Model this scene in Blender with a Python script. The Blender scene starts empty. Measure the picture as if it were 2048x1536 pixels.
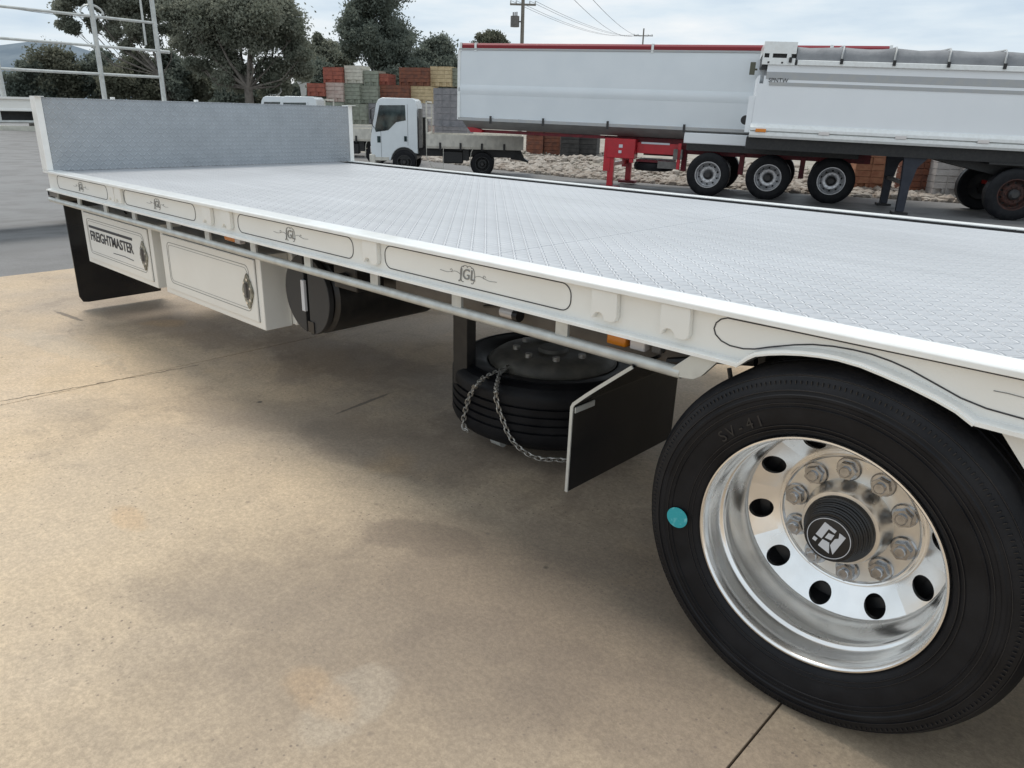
import bpy, math, random
import numpy as np
from mathutils import Vector, Matrix

random.seed(7)
S = bpy.context.scene
COL = S.collection
rad = math.radians

# ------------------------------------------------------------------ camera, light, exposure
CAM = np.array([0.521, -1.642, 1.436])
YAW, PIT, ROL, FOC = rad(42.717), rad(19.90), rad(1.496), 1495.3   # focal length in pixels of a 2048 px wide frame
def _axes():
    cy, sy, cp, sp = math.cos(YAW), math.sin(YAW), math.cos(PIT), math.sin(PIT)
    f = np.array([-sy*cp, cy*cp, -sp]); r = np.array([cy, sy, 0.]); u = np.cross(r, f)
    cr, sr = math.cos(ROL), math.sin(ROL)
    return cr*r+sr*u, -sr*r+cr*u, f
AR, AU, AF = _axes()
cam = bpy.data.cameras.new('camera'); camo = bpy.data.objects.new('camera', cam); COL.objects.link(camo)
cam.sensor_width = 36.0; cam.lens = 36.0*FOC/2048.0; cam.clip_start = 0.05; cam.clip_end = 9000
M = Matrix.Identity(4)
for i in range(3):
    M[i][0], M[i][1], M[i][2], M[i][3] = AR[i], AU[i], -AF[i], CAM[i]
camo.matrix_world = M
S.camera = camo

SUN_EL, SUN_AZ = 63.0, 172.0          # azimuth: direction TO the sun, degrees from +X towards +Y
sl = bpy.data.lights.new('sun', 'SUN'); sl.energy = 1.7; sl.angle = rad(22); sl.color = (1.0, 0.95, 0.87)
so = bpy.data.objects.new('sun', sl); COL.objects.link(so)
ds = Vector((math.cos(rad(SUN_EL))*math.cos(rad(SUN_AZ)), math.cos(rad(SUN_EL))*math.sin(rad(SUN_AZ)), math.sin(rad(SUN_EL))))
so.rotation_euler = ds.to_track_quat('Z', 'Y').to_euler()

W = bpy.data.worlds.new('World'); S.world = W; W.use_nodes = True
nt = W.node_tree; N = nt.nodes; L = nt.links
N.clear()
out = N.new('ShaderNodeOutputWorld'); bg = N.new('ShaderNodeBackground'); L.new(bg.outputs[0], out.inputs[0])
sky = N.new('ShaderNodeTexSky'); sky.sky_type = 'NISHITA'; sky.sun_disc = False
sky.sun_elevation = rad(SUN_EL); sky.sun_rotation = rad(90-SUN_AZ); sky.air_density = 1.0; sky.dust_density = 2.5
tc = N.new('ShaderNodeTexCoord'); mp = N.new('ShaderNodeMapping'); mp.inputs['Scale'].default_value = (1.0, 1.0, 3.4)
L.new(tc.outputs['Generated'], mp.inputs[0])
n1 = N.new('ShaderNodeTexNoise'); n1.inputs['Scale'].default_value = 3.2; n1.inputs['Detail'].default_value = 7; n1.inputs['Roughness'].default_value = .55
L.new(mp.outputs[0], n1.inputs[0])
mp2 = N.new('ShaderNodeMapping'); mp2.inputs['Scale'].default_value = (2.0, 2.0, 13.0); L.new(tc.outputs['Generated'], mp2.inputs[0])
n2 = N.new('ShaderNodeTexNoise'); n2.inputs['Scale'].default_value = 4.0; n2.inputs['Detail'].default_value = 5; L.new(mp2.outputs[0], n2.inputs[0])
addn = N.new('ShaderNodeMath'); addn.operation = 'MULTIPLY_ADD'; addn.inputs[1].default_value = .5; L.new(n2.outputs[0], addn.inputs[0]); L.new(n1.outputs[0], addn.inputs[2])
cr = N.new('ShaderNodeValToRGB'); L.new(addn.outputs[0], cr.inputs[0])
cr.color_ramp.elements[0].position = .55; cr.color_ramp.elements[0].color = (.60, .72, .84, 1)
cr.color_ramp.elements[1].position = .92; cr.color_ramp.elements[1].color = (.93, .96, .98, 1)
e = cr.color_ramp.elements.new(.72); e.color = (.74, .84, .92, 1)
mul = N.new('ShaderNodeVectorMath'); mul.operation = 'SCALE'; mul.inputs['Scale'].default_value = 8.6; L.new(cr.outputs[0], mul.inputs[0])
mx = N.new('ShaderNodeMix'); mx.data_type = 'RGBA'; mx.inputs['Factor'].default_value = .93
L.new(sky.outputs[0], mx.inputs['A']); L.new(mul.outputs[0], mx.inputs['B'])
L.new(mx.outputs['Result'], bg.inputs[0]); bg.inputs[1].default_value = .10

S.view_settings.view_transform = 'Standard'; S.view_settings.look = 'None'
S.view_settings.exposure = 0.24; S.view_settings.gamma = 1.0
S.view_settings.use_curve_mapping = False
S.render.engine = 'CYCLES'

# ------------------------------------------------------------------ pixel (2048x1536) -> world helpers
G = -0.45                                   # level of the yard behind; the slab we stand on is z = 0
def ray(x, y): return AF+(x-1024)/FOC*AR-(y-768)/FOC*AU
def onz(x, y, z): d = ray(x, y); return Vector(CAM+d*((z-CAM[2])/d[2]))
def ony(x, y, v): d = ray(x, y); return Vector(CAM+d*((v-CAM[1])/d[1]))
def dep(x, y, D): return Vector(CAM+ray(x, y)*D)

# ------------------------------------------------------------------ mesh builder
class MB:
    def __init__(s): s.v = []; s.f = []
    def add(s, vs, fs, T=None):
        o = len(s.v)
        s.v += [tuple(T @ Vector(p)) if T is not None else tuple(p) for p in vs]
        s.f += [tuple(i+o for i in f) for f in fs]
        return s
    def box(s, x0, y0, z0, x1, y1, z1, T=None):
        if x0 > x1: x0, x1 = x1, x0
        if y0 > y1: y0, y1 = y1, y0
        if z0 > z1: z0, z1 = z1, z0
        vs = [(x0,y0,z0),(x1,y0,z0),(x1,y1,z0),(x0,y1,z0),(x0,y0,z1),(x1,y0,z1),(x1,y1,z1),(x0,y1,z1)]
        return s.add(vs, [(0,3,2,1),(4,5,6,7),(0,1,5,4),(1,2,6,5),(2,3,7,6),(3,0,4,7)], T)
    def cyl(s, p0, p1, r0, r1=None, n=16, caps=True, T=None):
        if r1 is None: r1 = r0
        p0, p1 = Vector(p0), Vector(p1); a = (p1-p0).normalized()
        u = a.orthogonal().normalized(); w = a.cross(u)
        vs = []
        for p, r in ((p0, r0), (p1, r1)):
            for i in range(n):
                t = 2*math.pi*i/n; vs.append(p+(u*math.cos(t)+w*math.sin(t))*r)
        fs = [(i, (i+1) % n, n+(i+1) % n, n+i) for i in range(n)]
        if caps: fs += [tuple(reversed(range(n))), tuple(range(n, 2*n))]
        return s.add(vs, fs, T)
    def lathe(s, prof, c, n=64, T=None, ax='y'):
        # prof: (radius, t along axis) ; axis along +Y (or z)
        vs = []; fs = []; m = len(prof); c = Vector(c)
        for i in range(n):
            t = 2*math.pi*i/n; ct, st = math.cos(t), math.sin(t)
            for r, a in prof:
                vs.append(c+(Vector((r*ct, a, r*st)) if ax == 'y' else Vector((r*ct, r*st, a)) if ax == 'z' else Vector((a, r*ct, r*st))))
        for i in range(n):
            j = (i+1) % n
            for k in range(m-1):
                fs.append((i*m+k, j*m+k, j*m+k+1, i*m+k+1))
        return s.add(vs, fs, T)
    def prism(s, poly, w0, w1, ax='y', T=None):
        # poly in (x,z) extruded along y / (x,y) along z / (y,z) along x
        def P(a, b, w): return (a, w, b) if ax == 'y' else (a, b, w) if ax == 'z' else (w, a, b)
        n = len(poly)
        vs = [P(a, b, w0) for a, b in poly]+[P(a, b, w1) for a, b in poly]
        fs = [tuple(range(n)), tuple(reversed(range(n, 2*n)))]+[(i, n+i, n+(i+1) % n, (i+1) % n) for i in range(n)]
        return s.add(vs, fs, T)
    def tube(s, path, r, n=8, closed=False, T=None):
        P = [Vector(p) for p in path]; m = len(P); vs = []; fs = []
        prev = None
        for i, p in enumerate(P):
            a = (P[(i+1) % m]-P[i-1]) if (closed or 0 < i < m-1) else (P[1]-P[0] if i == 0 else P[-1]-P[-2])
            a.normalize()
            u = prev-a*prev.dot(a) if prev is not None else a.orthogonal()
            if u.length < 1e-6: u = a.orthogonal()
            u.normalize(); prev = u; w = a.cross(u)
            for k in range(n):
                t = 2*math.pi*k/n; vs.append(p+(u*math.cos(t)+w*math.sin(t))*r)
        for i in range(m if closed else m-1):
            j = (i+1) % m
            for k in range(n): fs.append((i*n+k, i*n+(k+1) % n, j*n+(k+1) % n, j*n+k))
        if not closed: fs += [tuple(reversed(range(n))), tuple(range((m-1)*n, m*n))]
        return s.add(vs, fs, T)
    def ribbon(s, path, wd, y, closed=False, T=None, th=.0012):
        # thin raised strip in the xz plane at the given y (facing -y)
        m = len(path); vs = []; fs = []
        for i in range(m):
            a = path[(i+1) % m] if (closed or i < m-1) else path[i]; b = path[i-1] if (closed or i > 0) else path[i]
            dx, dz = a[0]-b[0], a[1]-b[1]; l = math.hypot(dx, dz) or 1; nx, nz = -dz/l*wd/2, dx/l*wd/2
            vs += [(path[i][0]+nx, y, path[i][1]+nz), (path[i][0]-nx, y, path[i][1]-nz),
                   (path[i][0]-nx, y+th, path[i][1]-nz), (path[i][0]+nx, y+th, path[i][1]+nz)]
        for i in range(m if closed else m-1):
            j = (i+1) % m
            for k in range(4): fs.append((i*4+k, j*4+k, j*4+(k+1) % 4, i*4+(k+1) % 4))
        return s.add(vs, fs, T)
    def mesh(s, name, angle=35):
        me = bpy.data.meshes.new(name); me.from_pydata(s.v, [], s.f); me.update()
        me.shade_smooth(); me.set_sharp_from_angle(angle=rad(angle))
        return me
    def build(s, name, mat, parent=None, bevel=0, angle=35):
        me = s.mesh(name, angle); me.materials.append(mat)
        return link(name, me, parent, bevel)

def link(name, me, parent=None, bevel=0):
    o = bpy.data.objects.new(name, me); COL.objects.link(o); o.parent = parent
    if bevel:
        b = o.modifiers.new('bevel', 'BEVEL'); b.width = bevel; b.segments = 2; b.limit_method = 'ANGLE'; b.angle_limit = rad(40)
        b.harden_normals = False
    return o
def tag(o, label=None, cat=None, group=None, kind=None):
    if label: o['label'] = label
    if cat: o['category'] = cat
    if group: o['group'] = group
    if kind: o['kind'] = kind
    return o
def empty(name, loc=(0, 0, 0), rz=0, parent=None):
    o = bpy.data.objects.new(name, None); COL.objects.link(o); o.location = loc; o.rotation_euler = (0, 0, rz); o.parent = parent
    o.empty_display_size = .2
    return o
def copy_tree(o, parent=None):
    c = o.copy(); COL.objects.link(c); c.parent = parent
    for ch in [x for x in o.children]: copy_tree(ch, c)
    return c
def text_mesh(txt, size, extrude=.001, align='CENTER', shear=0, offset=0):
    cu = bpy.data.curves.new('lettering', 'FONT'); cu.body = txt; cu.size = size; cu.extrude = extrude
    cu.align_x = align; cu.align_y = 'CENTER'; cu.shear = shear; cu.offset = offset; cu.resolution_u = 3
    ob = bpy.data.objects.new('lettering', cu); COL.objects.link(ob)
    dg = bpy.context.evaluated_depsgraph_get(); dg.update()
    me = bpy.data.meshes.new_from_object(ob.evaluated_get(dg))
    bpy.data.objects.remove(ob); bpy.data.curves.remove(cu)
    return me

# ------------------------------------------------------------------ materials
def mat(name, col, rough=.5, metal=0, nscale=0, ncol=None, namt=.5, bump=0, bscale=60, spec=.5, rvar=0, coat=0, ramp=(.4, .65), det=5, emit=None, alpha=None, trans=0):
    m = bpy.data.materials.new(name); m.use_nodes = True
    t = m.node_tree; b = t.nodes['Principled BSDF']
    b.inputs['Base Color'].default_value = (*col, 1); b.inputs['Roughness'].default_value = rough; b.inputs['Metallic'].default_value = metal
    b.inputs['Specular IOR Level'].default_value = spec
    if coat: b.inputs['Coat Weight'].default_value = coat; b.inputs['Coat Roughness'].default_value = .08
    if trans: b.inputs['Transmission Weight'].default_value = trans
    tc = t.nodes.new('ShaderNodeTexCoord')
    if nscale:
        n = t.nodes.new('ShaderNodeTexNoise'); n.inputs['Scale'].default_value = nscale; n.inputs['Detail'].default_value = det
        t.links.new(tc.outputs['Object'], n.inputs[0])
        r = t.nodes.new('ShaderNodeMapRange'); r.inputs['From Min'].default_value = ramp[0]; r.inputs['From Max'].default_value = ramp[1]; r.inputs['To Max'].default_value = namt
        t.links.new(n.outputs[0], r.inputs[0])
        x = t.nodes.new('ShaderNodeMix'); x.data_type = 'RGBA'; x.inputs['A'].default_value = (*col, 1); x.inputs['B'].default_value = (*(ncol or [c*.6 for c in col]), 1)
        t.links.new(r.outputs[0], x.inputs['Factor']); t.links.new(x.outputs['Result'], b.inputs['Base Color'])
        if rvar:
            r2 = t.nodes.new('ShaderNodeMapRange'); r2.inputs['From Min'].default_value = .3; r2.inputs['From Max'].default_value = .7
            r2.inputs['To Min'].default_value = max(.02, rough-rvar); r2.inputs['To Max'].default_value = rough+rvar
            t.links.new(n.outputs[0], r2.inputs[0]); t.links.new(r2.outputs[0], b.inputs['Roughness'])
    if bump:
        n = t.nodes.new('ShaderNodeTexNoise'); n.inputs['Scale'].default_value = bscale; n.inputs['Detail'].default_value = 4
        t.links.new(tc.outputs['Object'], n.inputs[0])
        bp = t.nodes.new('ShaderNodeBump'); bp.inputs['Strength'].default_value = 1; bp.inputs['Distance'].default_value = bump
        t.links.new(n.outputs[0], bp.inputs['Height']); t.links.new(bp.outputs[0], b.inputs['Normal'])
    return m

def tread_mat(name, col, axes, p=.03, rough=.38, metal=.35, dist=.0022, col2=None, lugc=.22):
    m = bpy.data.materials.new(name); m.use_nodes = True
    t = m.node_tree; b = t.nodes['Principled BSDF']; Nn = t.nodes.new; K = t.links.new
    b.inputs['Roughness'].default_value = rough; b.inputs['Metallic'].default_value = metal
    tc = Nn('ShaderNodeTexCoord'); sp = Nn('ShaderNodeSeparateXYZ'); K(tc.outputs['Object'], sp.inputs[0])
    def mth(op, a, bb=None, c=None):
        n = Nn('ShaderNodeMath'); n.operation = op
        for i, q in enumerate((a, bb, c)):
            if q is None: continue
            if isinstance(q, (int, float)): n.inputs[i].default_value = q
            else: K(q, n.inputs[i])
        return n.outputs[0]
    u = mth('MULTIPLY', sp.outputs[axes[0]], 1/p); v = mth('MULTIPLY', sp.outputs[axes[1]], 1/p)
    fu, fv = mth('FLOOR', u), mth('FLOOR', v)
    par = mth('ABSOLUTE', mth('MODULO', mth('ADD', fu, fv), 2.0))
    lu = mth('SUBTRACT', mth('SUBTRACT', u, fu), .5); lv = mth('SUBTRACT', mth('SUBTRACT', v, fv), .5)
    sgn = mth('SUBTRACT', mth('MULTIPLY', par, 2.0), 1.0)
    w = mth('MULTIPLY', lv, sgn)
    a = mth('MULTIPLY', mth('ADD', lu, w), .7071); c = mth('MULTIPLY', mth('SUBTRACT', lu, w), .7071)
    q = mth('ADD', mth('POWER', mth('ABSOLUTE', mth('DIVIDE', a, .56)), 2.0), mth('POWER', mth('ABSOLUTE', mth('DIVIDE', c, .17)), 2.0))
    h = mth('SUBTRACT', 1.0, q); mr = Nn('ShaderNodeMapRange'); mr.interpolation_type = 'SMOOTHSTEP'; K(h, mr.inputs[0]); mr.inputs['From Min'].default_value = -.3; mr.inputs['From Max'].default_value = .9
    bp = Nn('ShaderNodeBump'); bp.inputs['Distance'].default_value = dist; K(mr.outputs[0], bp.inputs['Height'])
    nz = Nn('ShaderNodeTexNoise'); nz.inputs['Scale'].default_value = 1.1; nz.inputs['Detail'].default_value = 6; K(tc.outputs['Object'], nz.inputs[0])
    mpp = Nn('ShaderNodeMapping'); mpp.inputs['Scale'].default_value = (.6, 7, 7); K(tc.outputs['Object'], mpp.inputs[0])
    nz2 = Nn('ShaderNodeTexNoise'); nz2.inputs['Scale'].default_value = 2; nz2.inputs['Detail'].default_value = 4; K(mpp.outputs[0], nz2.inputs[0])
    sm = mth('ADD', mth('MULTIPLY', nz.outputs[0], .6), mth('MULTIPLY', nz2.outputs[0], .4))
    r = Nn('ShaderNodeMapRange'); K(sm, r.inputs[0]); r.inputs['From Min'].default_value = .35; r.inputs['From Max'].default_value = .65
    x = Nn('ShaderNodeMix'); x.data_type = 'RGBA'; K(r.outputs[0], x.inputs['Factor']); x.inputs['A'].default_value = (*col, 1); x.inputs['B'].default_value = (*(col2 or [k*.78 for k in col]), 1)
    y = Nn('ShaderNodeMix'); y.data_type = 'RGBA'; K(mth('MULTIPLY', mth('SUBTRACT', 1.0, mr.outputs[0]), lugc), y.inputs['Factor']); K(x.outputs['Result'], y.inputs['A']); y.inputs['B'].default_value = (*[k*.45 for k in col], 1)
    K(y.outputs['Result'], b.inputs['Base Color']); K(bp.outputs[0], b.inputs['Normal'])
    return m

def ground_mat(name, warm, grey, dark, fine=(0.7, 1.0), bumpd=.0015, specks=True, zone=True):
    m = bpy.data.materials.new(name); m.use_nodes = True
    t = m.node_tree; b = t.nodes['Principled BSDF']; Nn = t.nodes.new; K = t.links.new
    b.inputs['Roughness'].default_value = .75; b.inputs['Specular IOR Level'].default_value = .3
    g = Nn('ShaderNodeNewGeometry'); pos = g.outputs['Position']
    def noise(sc, det=6, ro=.55, dist=0, mapsc=None):
        n = Nn('ShaderNodeTexNoise'); n.inputs['Scale'].default_value = sc; n.inputs['Detail'].default_value = det; n.inputs['Roughness'].default_value = ro; n.inputs['Distortion'].default_value = dist
        if mapsc:
            q = Nn('ShaderNodeMapping'); q.inputs['Scale'].default_value = mapsc; q.inputs['Rotation'].default_value = (0, 0, .5); K(pos, q.inputs[0]); K(q.outputs[0], n.inputs[0])
        else: K(pos, n.inputs[0])
        return n.outputs[0]
    def mr(s, a, bb, c=0, d=1):
        n = Nn('ShaderNodeMapRange'); n.interpolation_type = 'SMOOTHSTEP'; K(s, n.inputs[0])
        for k, q in zip(('From Min', 'From Max', 'To Min', 'To Max'), (a, bb, c, d)): n.inputs[k].default_value = q
        return n.outputs[0]
    def mix(f, a, bb, bt='MIX'):
        n = Nn('ShaderNodeMix'); n.data_type = 'RGBA'; n.blend_type = bt
        for k, q in (('Factor', f), ('A', a), ('B', bb)):
            if isinstance(q, (tuple, list)): n.inputs[k].default_value = (*q, 1)
            elif isinstance(q, (int, float)): n.inputs[k].default_value = q
            else: K(q, n.inputs[k])
        return n.outputs['Result']
    c = mix(mr(noise(.42, 6, .62, .4), .36, .66), warm, grey)
    c = mix(mr(noise(1.7, 6, .6, .6), .50, .72, 0, .35), c, grey)
    c = mix(mr(noise(.75, 7, .72, 1.0), .54, .64, 0, .34), c, dark)
    c = mix(mr(noise(2.9, 7, .75, .5), .56, .66, 0, .22), c, dark)
    c = mix(mr(noise(.8, 7, .7, .8, (1.3, .8, 1)), .60, .64, 0, .30), c, (warm[0]*1.12, warm[1]*1.15, warm[2]*1.25))          # worn, oily patches with an edge of their own
    c = mix(mr(noise(2.2, 4, .7, 2.5, (1, 3.5, 1)), .60, .72, 0, .30), c, dark)   # brushed streaks
    if zone:
        c = mix(mr(noise(1.3, 3, .5, .3), .62, .72, 0, .5), c, (warm[0]*1.08, warm[1]*.93, warm[2]*.7))  # rusty tint
    # individual stains, plus broad dark and cream patches painting in the ground's light falloff
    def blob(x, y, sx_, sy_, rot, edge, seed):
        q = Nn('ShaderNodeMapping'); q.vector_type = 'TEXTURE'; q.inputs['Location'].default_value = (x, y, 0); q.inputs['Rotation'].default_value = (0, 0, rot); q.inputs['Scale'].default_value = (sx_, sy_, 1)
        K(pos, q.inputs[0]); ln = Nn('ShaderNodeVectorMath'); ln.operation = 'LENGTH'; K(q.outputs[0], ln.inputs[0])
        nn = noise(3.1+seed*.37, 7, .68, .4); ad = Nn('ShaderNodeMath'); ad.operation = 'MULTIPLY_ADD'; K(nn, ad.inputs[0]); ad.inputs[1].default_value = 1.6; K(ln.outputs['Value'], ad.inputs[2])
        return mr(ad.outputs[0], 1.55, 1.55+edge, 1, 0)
    def scl(f, k):
        n = Nn('ShaderNodeMath'); n.operation = 'MULTIPLY'; K(f, n.inputs[0]); n.inputs[1].default_value = k; return n.outputs[0]
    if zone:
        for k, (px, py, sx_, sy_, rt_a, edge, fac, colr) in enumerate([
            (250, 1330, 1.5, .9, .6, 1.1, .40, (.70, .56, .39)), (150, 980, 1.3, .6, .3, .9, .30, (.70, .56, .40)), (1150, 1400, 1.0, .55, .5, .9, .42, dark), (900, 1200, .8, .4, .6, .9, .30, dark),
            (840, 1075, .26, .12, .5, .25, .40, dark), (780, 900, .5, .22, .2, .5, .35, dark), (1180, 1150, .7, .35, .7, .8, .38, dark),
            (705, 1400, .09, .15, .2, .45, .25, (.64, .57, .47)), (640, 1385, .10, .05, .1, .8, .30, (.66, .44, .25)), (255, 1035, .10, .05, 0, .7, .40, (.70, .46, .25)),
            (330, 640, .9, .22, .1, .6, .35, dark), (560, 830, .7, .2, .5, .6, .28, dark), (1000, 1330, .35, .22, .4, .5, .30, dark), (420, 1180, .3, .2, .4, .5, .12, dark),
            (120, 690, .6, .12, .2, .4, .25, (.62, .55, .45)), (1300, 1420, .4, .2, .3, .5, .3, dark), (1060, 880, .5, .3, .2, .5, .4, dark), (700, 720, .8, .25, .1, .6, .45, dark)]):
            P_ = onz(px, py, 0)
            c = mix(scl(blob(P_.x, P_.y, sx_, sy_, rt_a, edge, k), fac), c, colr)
        # long drag scratches
        for k, (px, py, qx, qy, wd_) in enumerate([(680, 825, 770, 790, .012), (118, 625, 160, 640, .02)]):
            A_, B_ = onz(px, py, 0), onz(qx, qy, 0); d_ = B_-A_
            c = mix(scl(blob((A_.x+B_.x)/2, (A_.y+B_.y)/2, d_.length*.6, wd_, math.atan2(d_.y, d_.x), .5, 20+k), .7), c, (.08, .07, .06))
    c = mix(mr(noise(60, 6, .9), .38, .64), mix(.32, c, (.05, .04, .03)), c)
    c = mix(mr(noise(24, 6, .85, .5), .36, .60, .15, 0), c, dark)
    c = mix(mr(noise(9, 6, .8), .35, .62, .14, 0), c, dark)
    if specks:
        v = Nn('ShaderNodeTexVoronoi'); v.inputs['Scale'].default_value = 34; v.inputs['Randomness'].default_value = 1; K(pos, v.inputs[0])
        sm = Nn('ShaderNodeMath'); sm.operation = 'MULTIPLY'; K(mr(v.outputs['Distance'], .08, .17, 1, 0), sm.inputs[0]); K(mr(noise(1.6, 4), .42, .60, .15, .95), sm.inputs[1])
        c = mix(sm.outputs[0], c, dark)
        v2 = Nn('ShaderNodeTexVoronoi'); v2.inputs['Scale'].default_value = 2.1; K(pos, v2.inputs[0])
        c = mix(mr(v2.outputs['Distance'], .018, .035, .8, 0), c, (.05, .045, .04))
    v3 = Nn('ShaderNodeTexVoronoi'); v3.inputs['Scale'].default_value = 5.3; K(pos, v3.inputs[0])
    c = mix(mr(v3.outputs['Distance'], .02, .07, .55, 0), c, dark)
    K(c, b.inputs['Base Color'])
    bp = Nn('ShaderNodeBump'); bp.inputs['Distance'].default_value = bumpd; K(noise(90, 5, .7), bp.inputs['Height']); K(bp.outputs[0], b.inputs['Normal'])
    r = mr(noise(1.1, 5), .4, .65, .55, .8); K(r, b.inputs['Roughness'])
    return m

WHITE = mat('white_paint', (.82, .82, .785), .30, nscale=5, ncol=(.76, .755, .715), namt=.45, coat=.3)
LIPW = mat('bright_white_edge', (.88, .89, .875), .28, nscale=14, ncol=(.70, .70, .66), namt=.35, coat=.3)
GALV = mat('zinc_grey_tube', (.58, .60, .58), .4, metal=.35, nscale=16, ncol=(.42, .43, .42), namt=.6)
BLACK = mat('black_steel', (.012, .012, .013), .45, nscale=20, ncol=(.035, .033, .03), namt=.5)
DARKG = mat('dark_chassis_paint', (.028, .028, .03), .5, nscale=9, ncol=(.055, .05, .045), namt=.6)
CHGREY = mat('dull_grey_chassis', (.16, .15, .14), .6, nscale=9, ncol=(.08, .075, .07), namt=.6)
RUBBER = mat('tyre_rubber', (.0065, .007, .009), .5, nscale=9, ncol=(.016, .016, .018), namt=.8, spec=.22, bump=.0004, bscale=140, rvar=.1)
RUBTXT = mat('tyre_lettering_rubber', (.014, .014, .016), .35)
SHEETR = mat('black_rubber_sheet', (.011, .011, .013), .24, nscale=4, ncol=(.026, .024, .022), namt=.7, bump=.001, bscale=9)
CHROME = mat('polished_alloy', (.93, .92, .90), .25, metal=1, nscale=7, ncol=(.66, .64, .61), namt=.4, rvar=.05, bump=.00012, bscale=25)
BRUSH = mat('machined_alloy', (.78, .765, .73), .33, metal=1, nscale=30, ncol=(.6, .58, .55), namt=.4, rvar=.06)
STEEL = mat('bright_bolt_steel', (.46, .46, .465), .20, metal=1, nscale=60, ncol=(.3, .3, .3), namt=.7)
CHAINM = mat('zinc_chain', (.60, .58, .54), .45, metal=.8, nscale=60, ncol=(.2, .19, .17), namt=.7)
BLKPL = mat('black_plastic', (.012, .012, .013), .35)
TANKG = mat('charcoal_plastic', (.028, .029, .031), .55, nscale=12, ncol=(.03, .03, .032), namt=.5)
STRIPE = mat('black_pinstripe', (.03, .03, .035), .5)
STRIPEG = mat('grey_pinstripe', (.22, .22, .21), .5)
AMBER = mat('amber_lens', (.75, .24, .015), .2, coat=.5)
CLEAR = mat('clear_lens', (.72, .68, .66), .15, coat=.6)
TEAL = mat('teal_sticker', (.02, .32, .36), .5, nscale=60, ncol=(.25, .6, .62), namt=.5, ramp=(.55, .7))
LOGO = mat('silver_logo', (.62, .64, .68), .35)
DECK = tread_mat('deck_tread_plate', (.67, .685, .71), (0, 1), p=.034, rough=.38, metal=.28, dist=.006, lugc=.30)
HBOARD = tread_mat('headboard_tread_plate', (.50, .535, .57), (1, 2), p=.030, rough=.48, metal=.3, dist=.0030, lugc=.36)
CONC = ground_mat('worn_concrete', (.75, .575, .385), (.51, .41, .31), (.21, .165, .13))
ASPH = ground_mat('grey_asphalt', (.235, .23, .228), (.215, .212, .21), (.165, .162, .162), zone=False)
JOINT = mat('joint_filler', (.03, .028, .025), .9)
DIRT = mat('pale_rubble_ground', (.36, .33, .285), .9, nscale=1.2, ncol=(.24, .21, .17), namt=.9, bump=.03, bscale=6)
STONE = mat('pale_stone', (.42, .38, .335), .85, nscale=3, ncol=(.27, .22, .18), namt=.95, bump=.01, bscale=14)

RED = mat('red_paint', (.50, .012, .025), .35, nscale=6, ncol=(.36, .012, .02), namt=.5, coat=.3)
DRED = mat('dark_red_chassis', (.20, .008, .018), .5, nscale=8, ncol=(.08, .006, .01), namt=.7)
BODY = mat('pale_trailer_body', (.79, .83, .855), .3, nscale=1.2, ncol=(.73, .775, .805), namt=.6, coat=.2)
BODY2 = mat('white_trailer_body', (.86, .88, .895), .3, nscale=1.2, ncol=(.81, .83, .85), namt=.5, coat=.2)
GREYP = mat('grey_underside', (.30, .30, .29), .5, nscale=4, ncol=(.22, .22, .21), namt=.6)
BANDG = mat('grey_band_paint', (.42, .43, .44), .4, nscale=6, ncol=(.50, .48, .42), namt=.4)
TARP = mat('grey_tarp', (.26, .265, .275), .7, nscale=3, ncol=(.17, .175, .185), namt=.8, bump=.02, bscale=4)
TWHITE = mat('truck_white', (.74, .78, .80), .3, nscale=3, ncol=(.66, .70, .72), namt=.5, coat=.4)
GLASS = mat('dark_glass', (.012, .02, .024), .06, nscale=2.5, ncol=(.06, .09, .09), namt=.9, coat=.5)
TRAYW = mat('dusty_tray_paint', (.64, .61, .54), .6, nscale=5, ncol=(.46, .44, .39), namt=.7)
RIMG = mat('trailer_rim_alloy', (.60, .60, .61), .3, metal=.8, nscale=20, ncol=(.35, .35, .36), namt=.5)
WOODP = mat('weathered_pole', (.22, .20, .17), .9, nscale=8, ncol=(.13, .115, .10), namt=.7)
BARK = mat('gum_bark', (.16, .14, .12), .9, nscale=5, ncol=(.08, .07, .06), namt=.8, bump=.03, bscale=7)
def leafm(name, a, b):
    m = mat(name, a, .8, nscale=.55, ncol=b, namt=1, ramp=(.38, .62), det=8, spec=.15)
    t = m.node_tree; b_ = t.nodes['Principled BSDF']; o_ = t.nodes['Material Output']
    tr = t.nodes.new('ShaderNodeBsdfTranslucent'); mxs = t.nodes.new('ShaderNodeMixShader'); mxs.inputs[0].default_value = .5
    src = b_.inputs['Base Color'].links[0].from_socket; t.links.new(src, tr.inputs[0])
    t.links.new(b_.outputs[0], mxs.inputs[1]); t.links.new(tr.outputs[0], mxs.inputs[2]); t.links.new(mxs.outputs[0], o_.inputs[0])
    return m
LEAF1 = leafm('gum_leaves', (.18, .198, .155), (.30, .31, .25))
LEAF2 = leafm('dark_leaves', (.14, .165, .14), (.22, .245, .205))
LEAF3 = leafm('olive_leaves', (.14, .15, .11), (.21, .21, .16))
HILLM = mat('hazed_wooded_hill', (.10, .14, .18), .95, nscale=.02, ncol=(.16, .20, .235), namt=.8, det=10)  # blue-grey paints the distance haze into the hill's own colour

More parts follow.
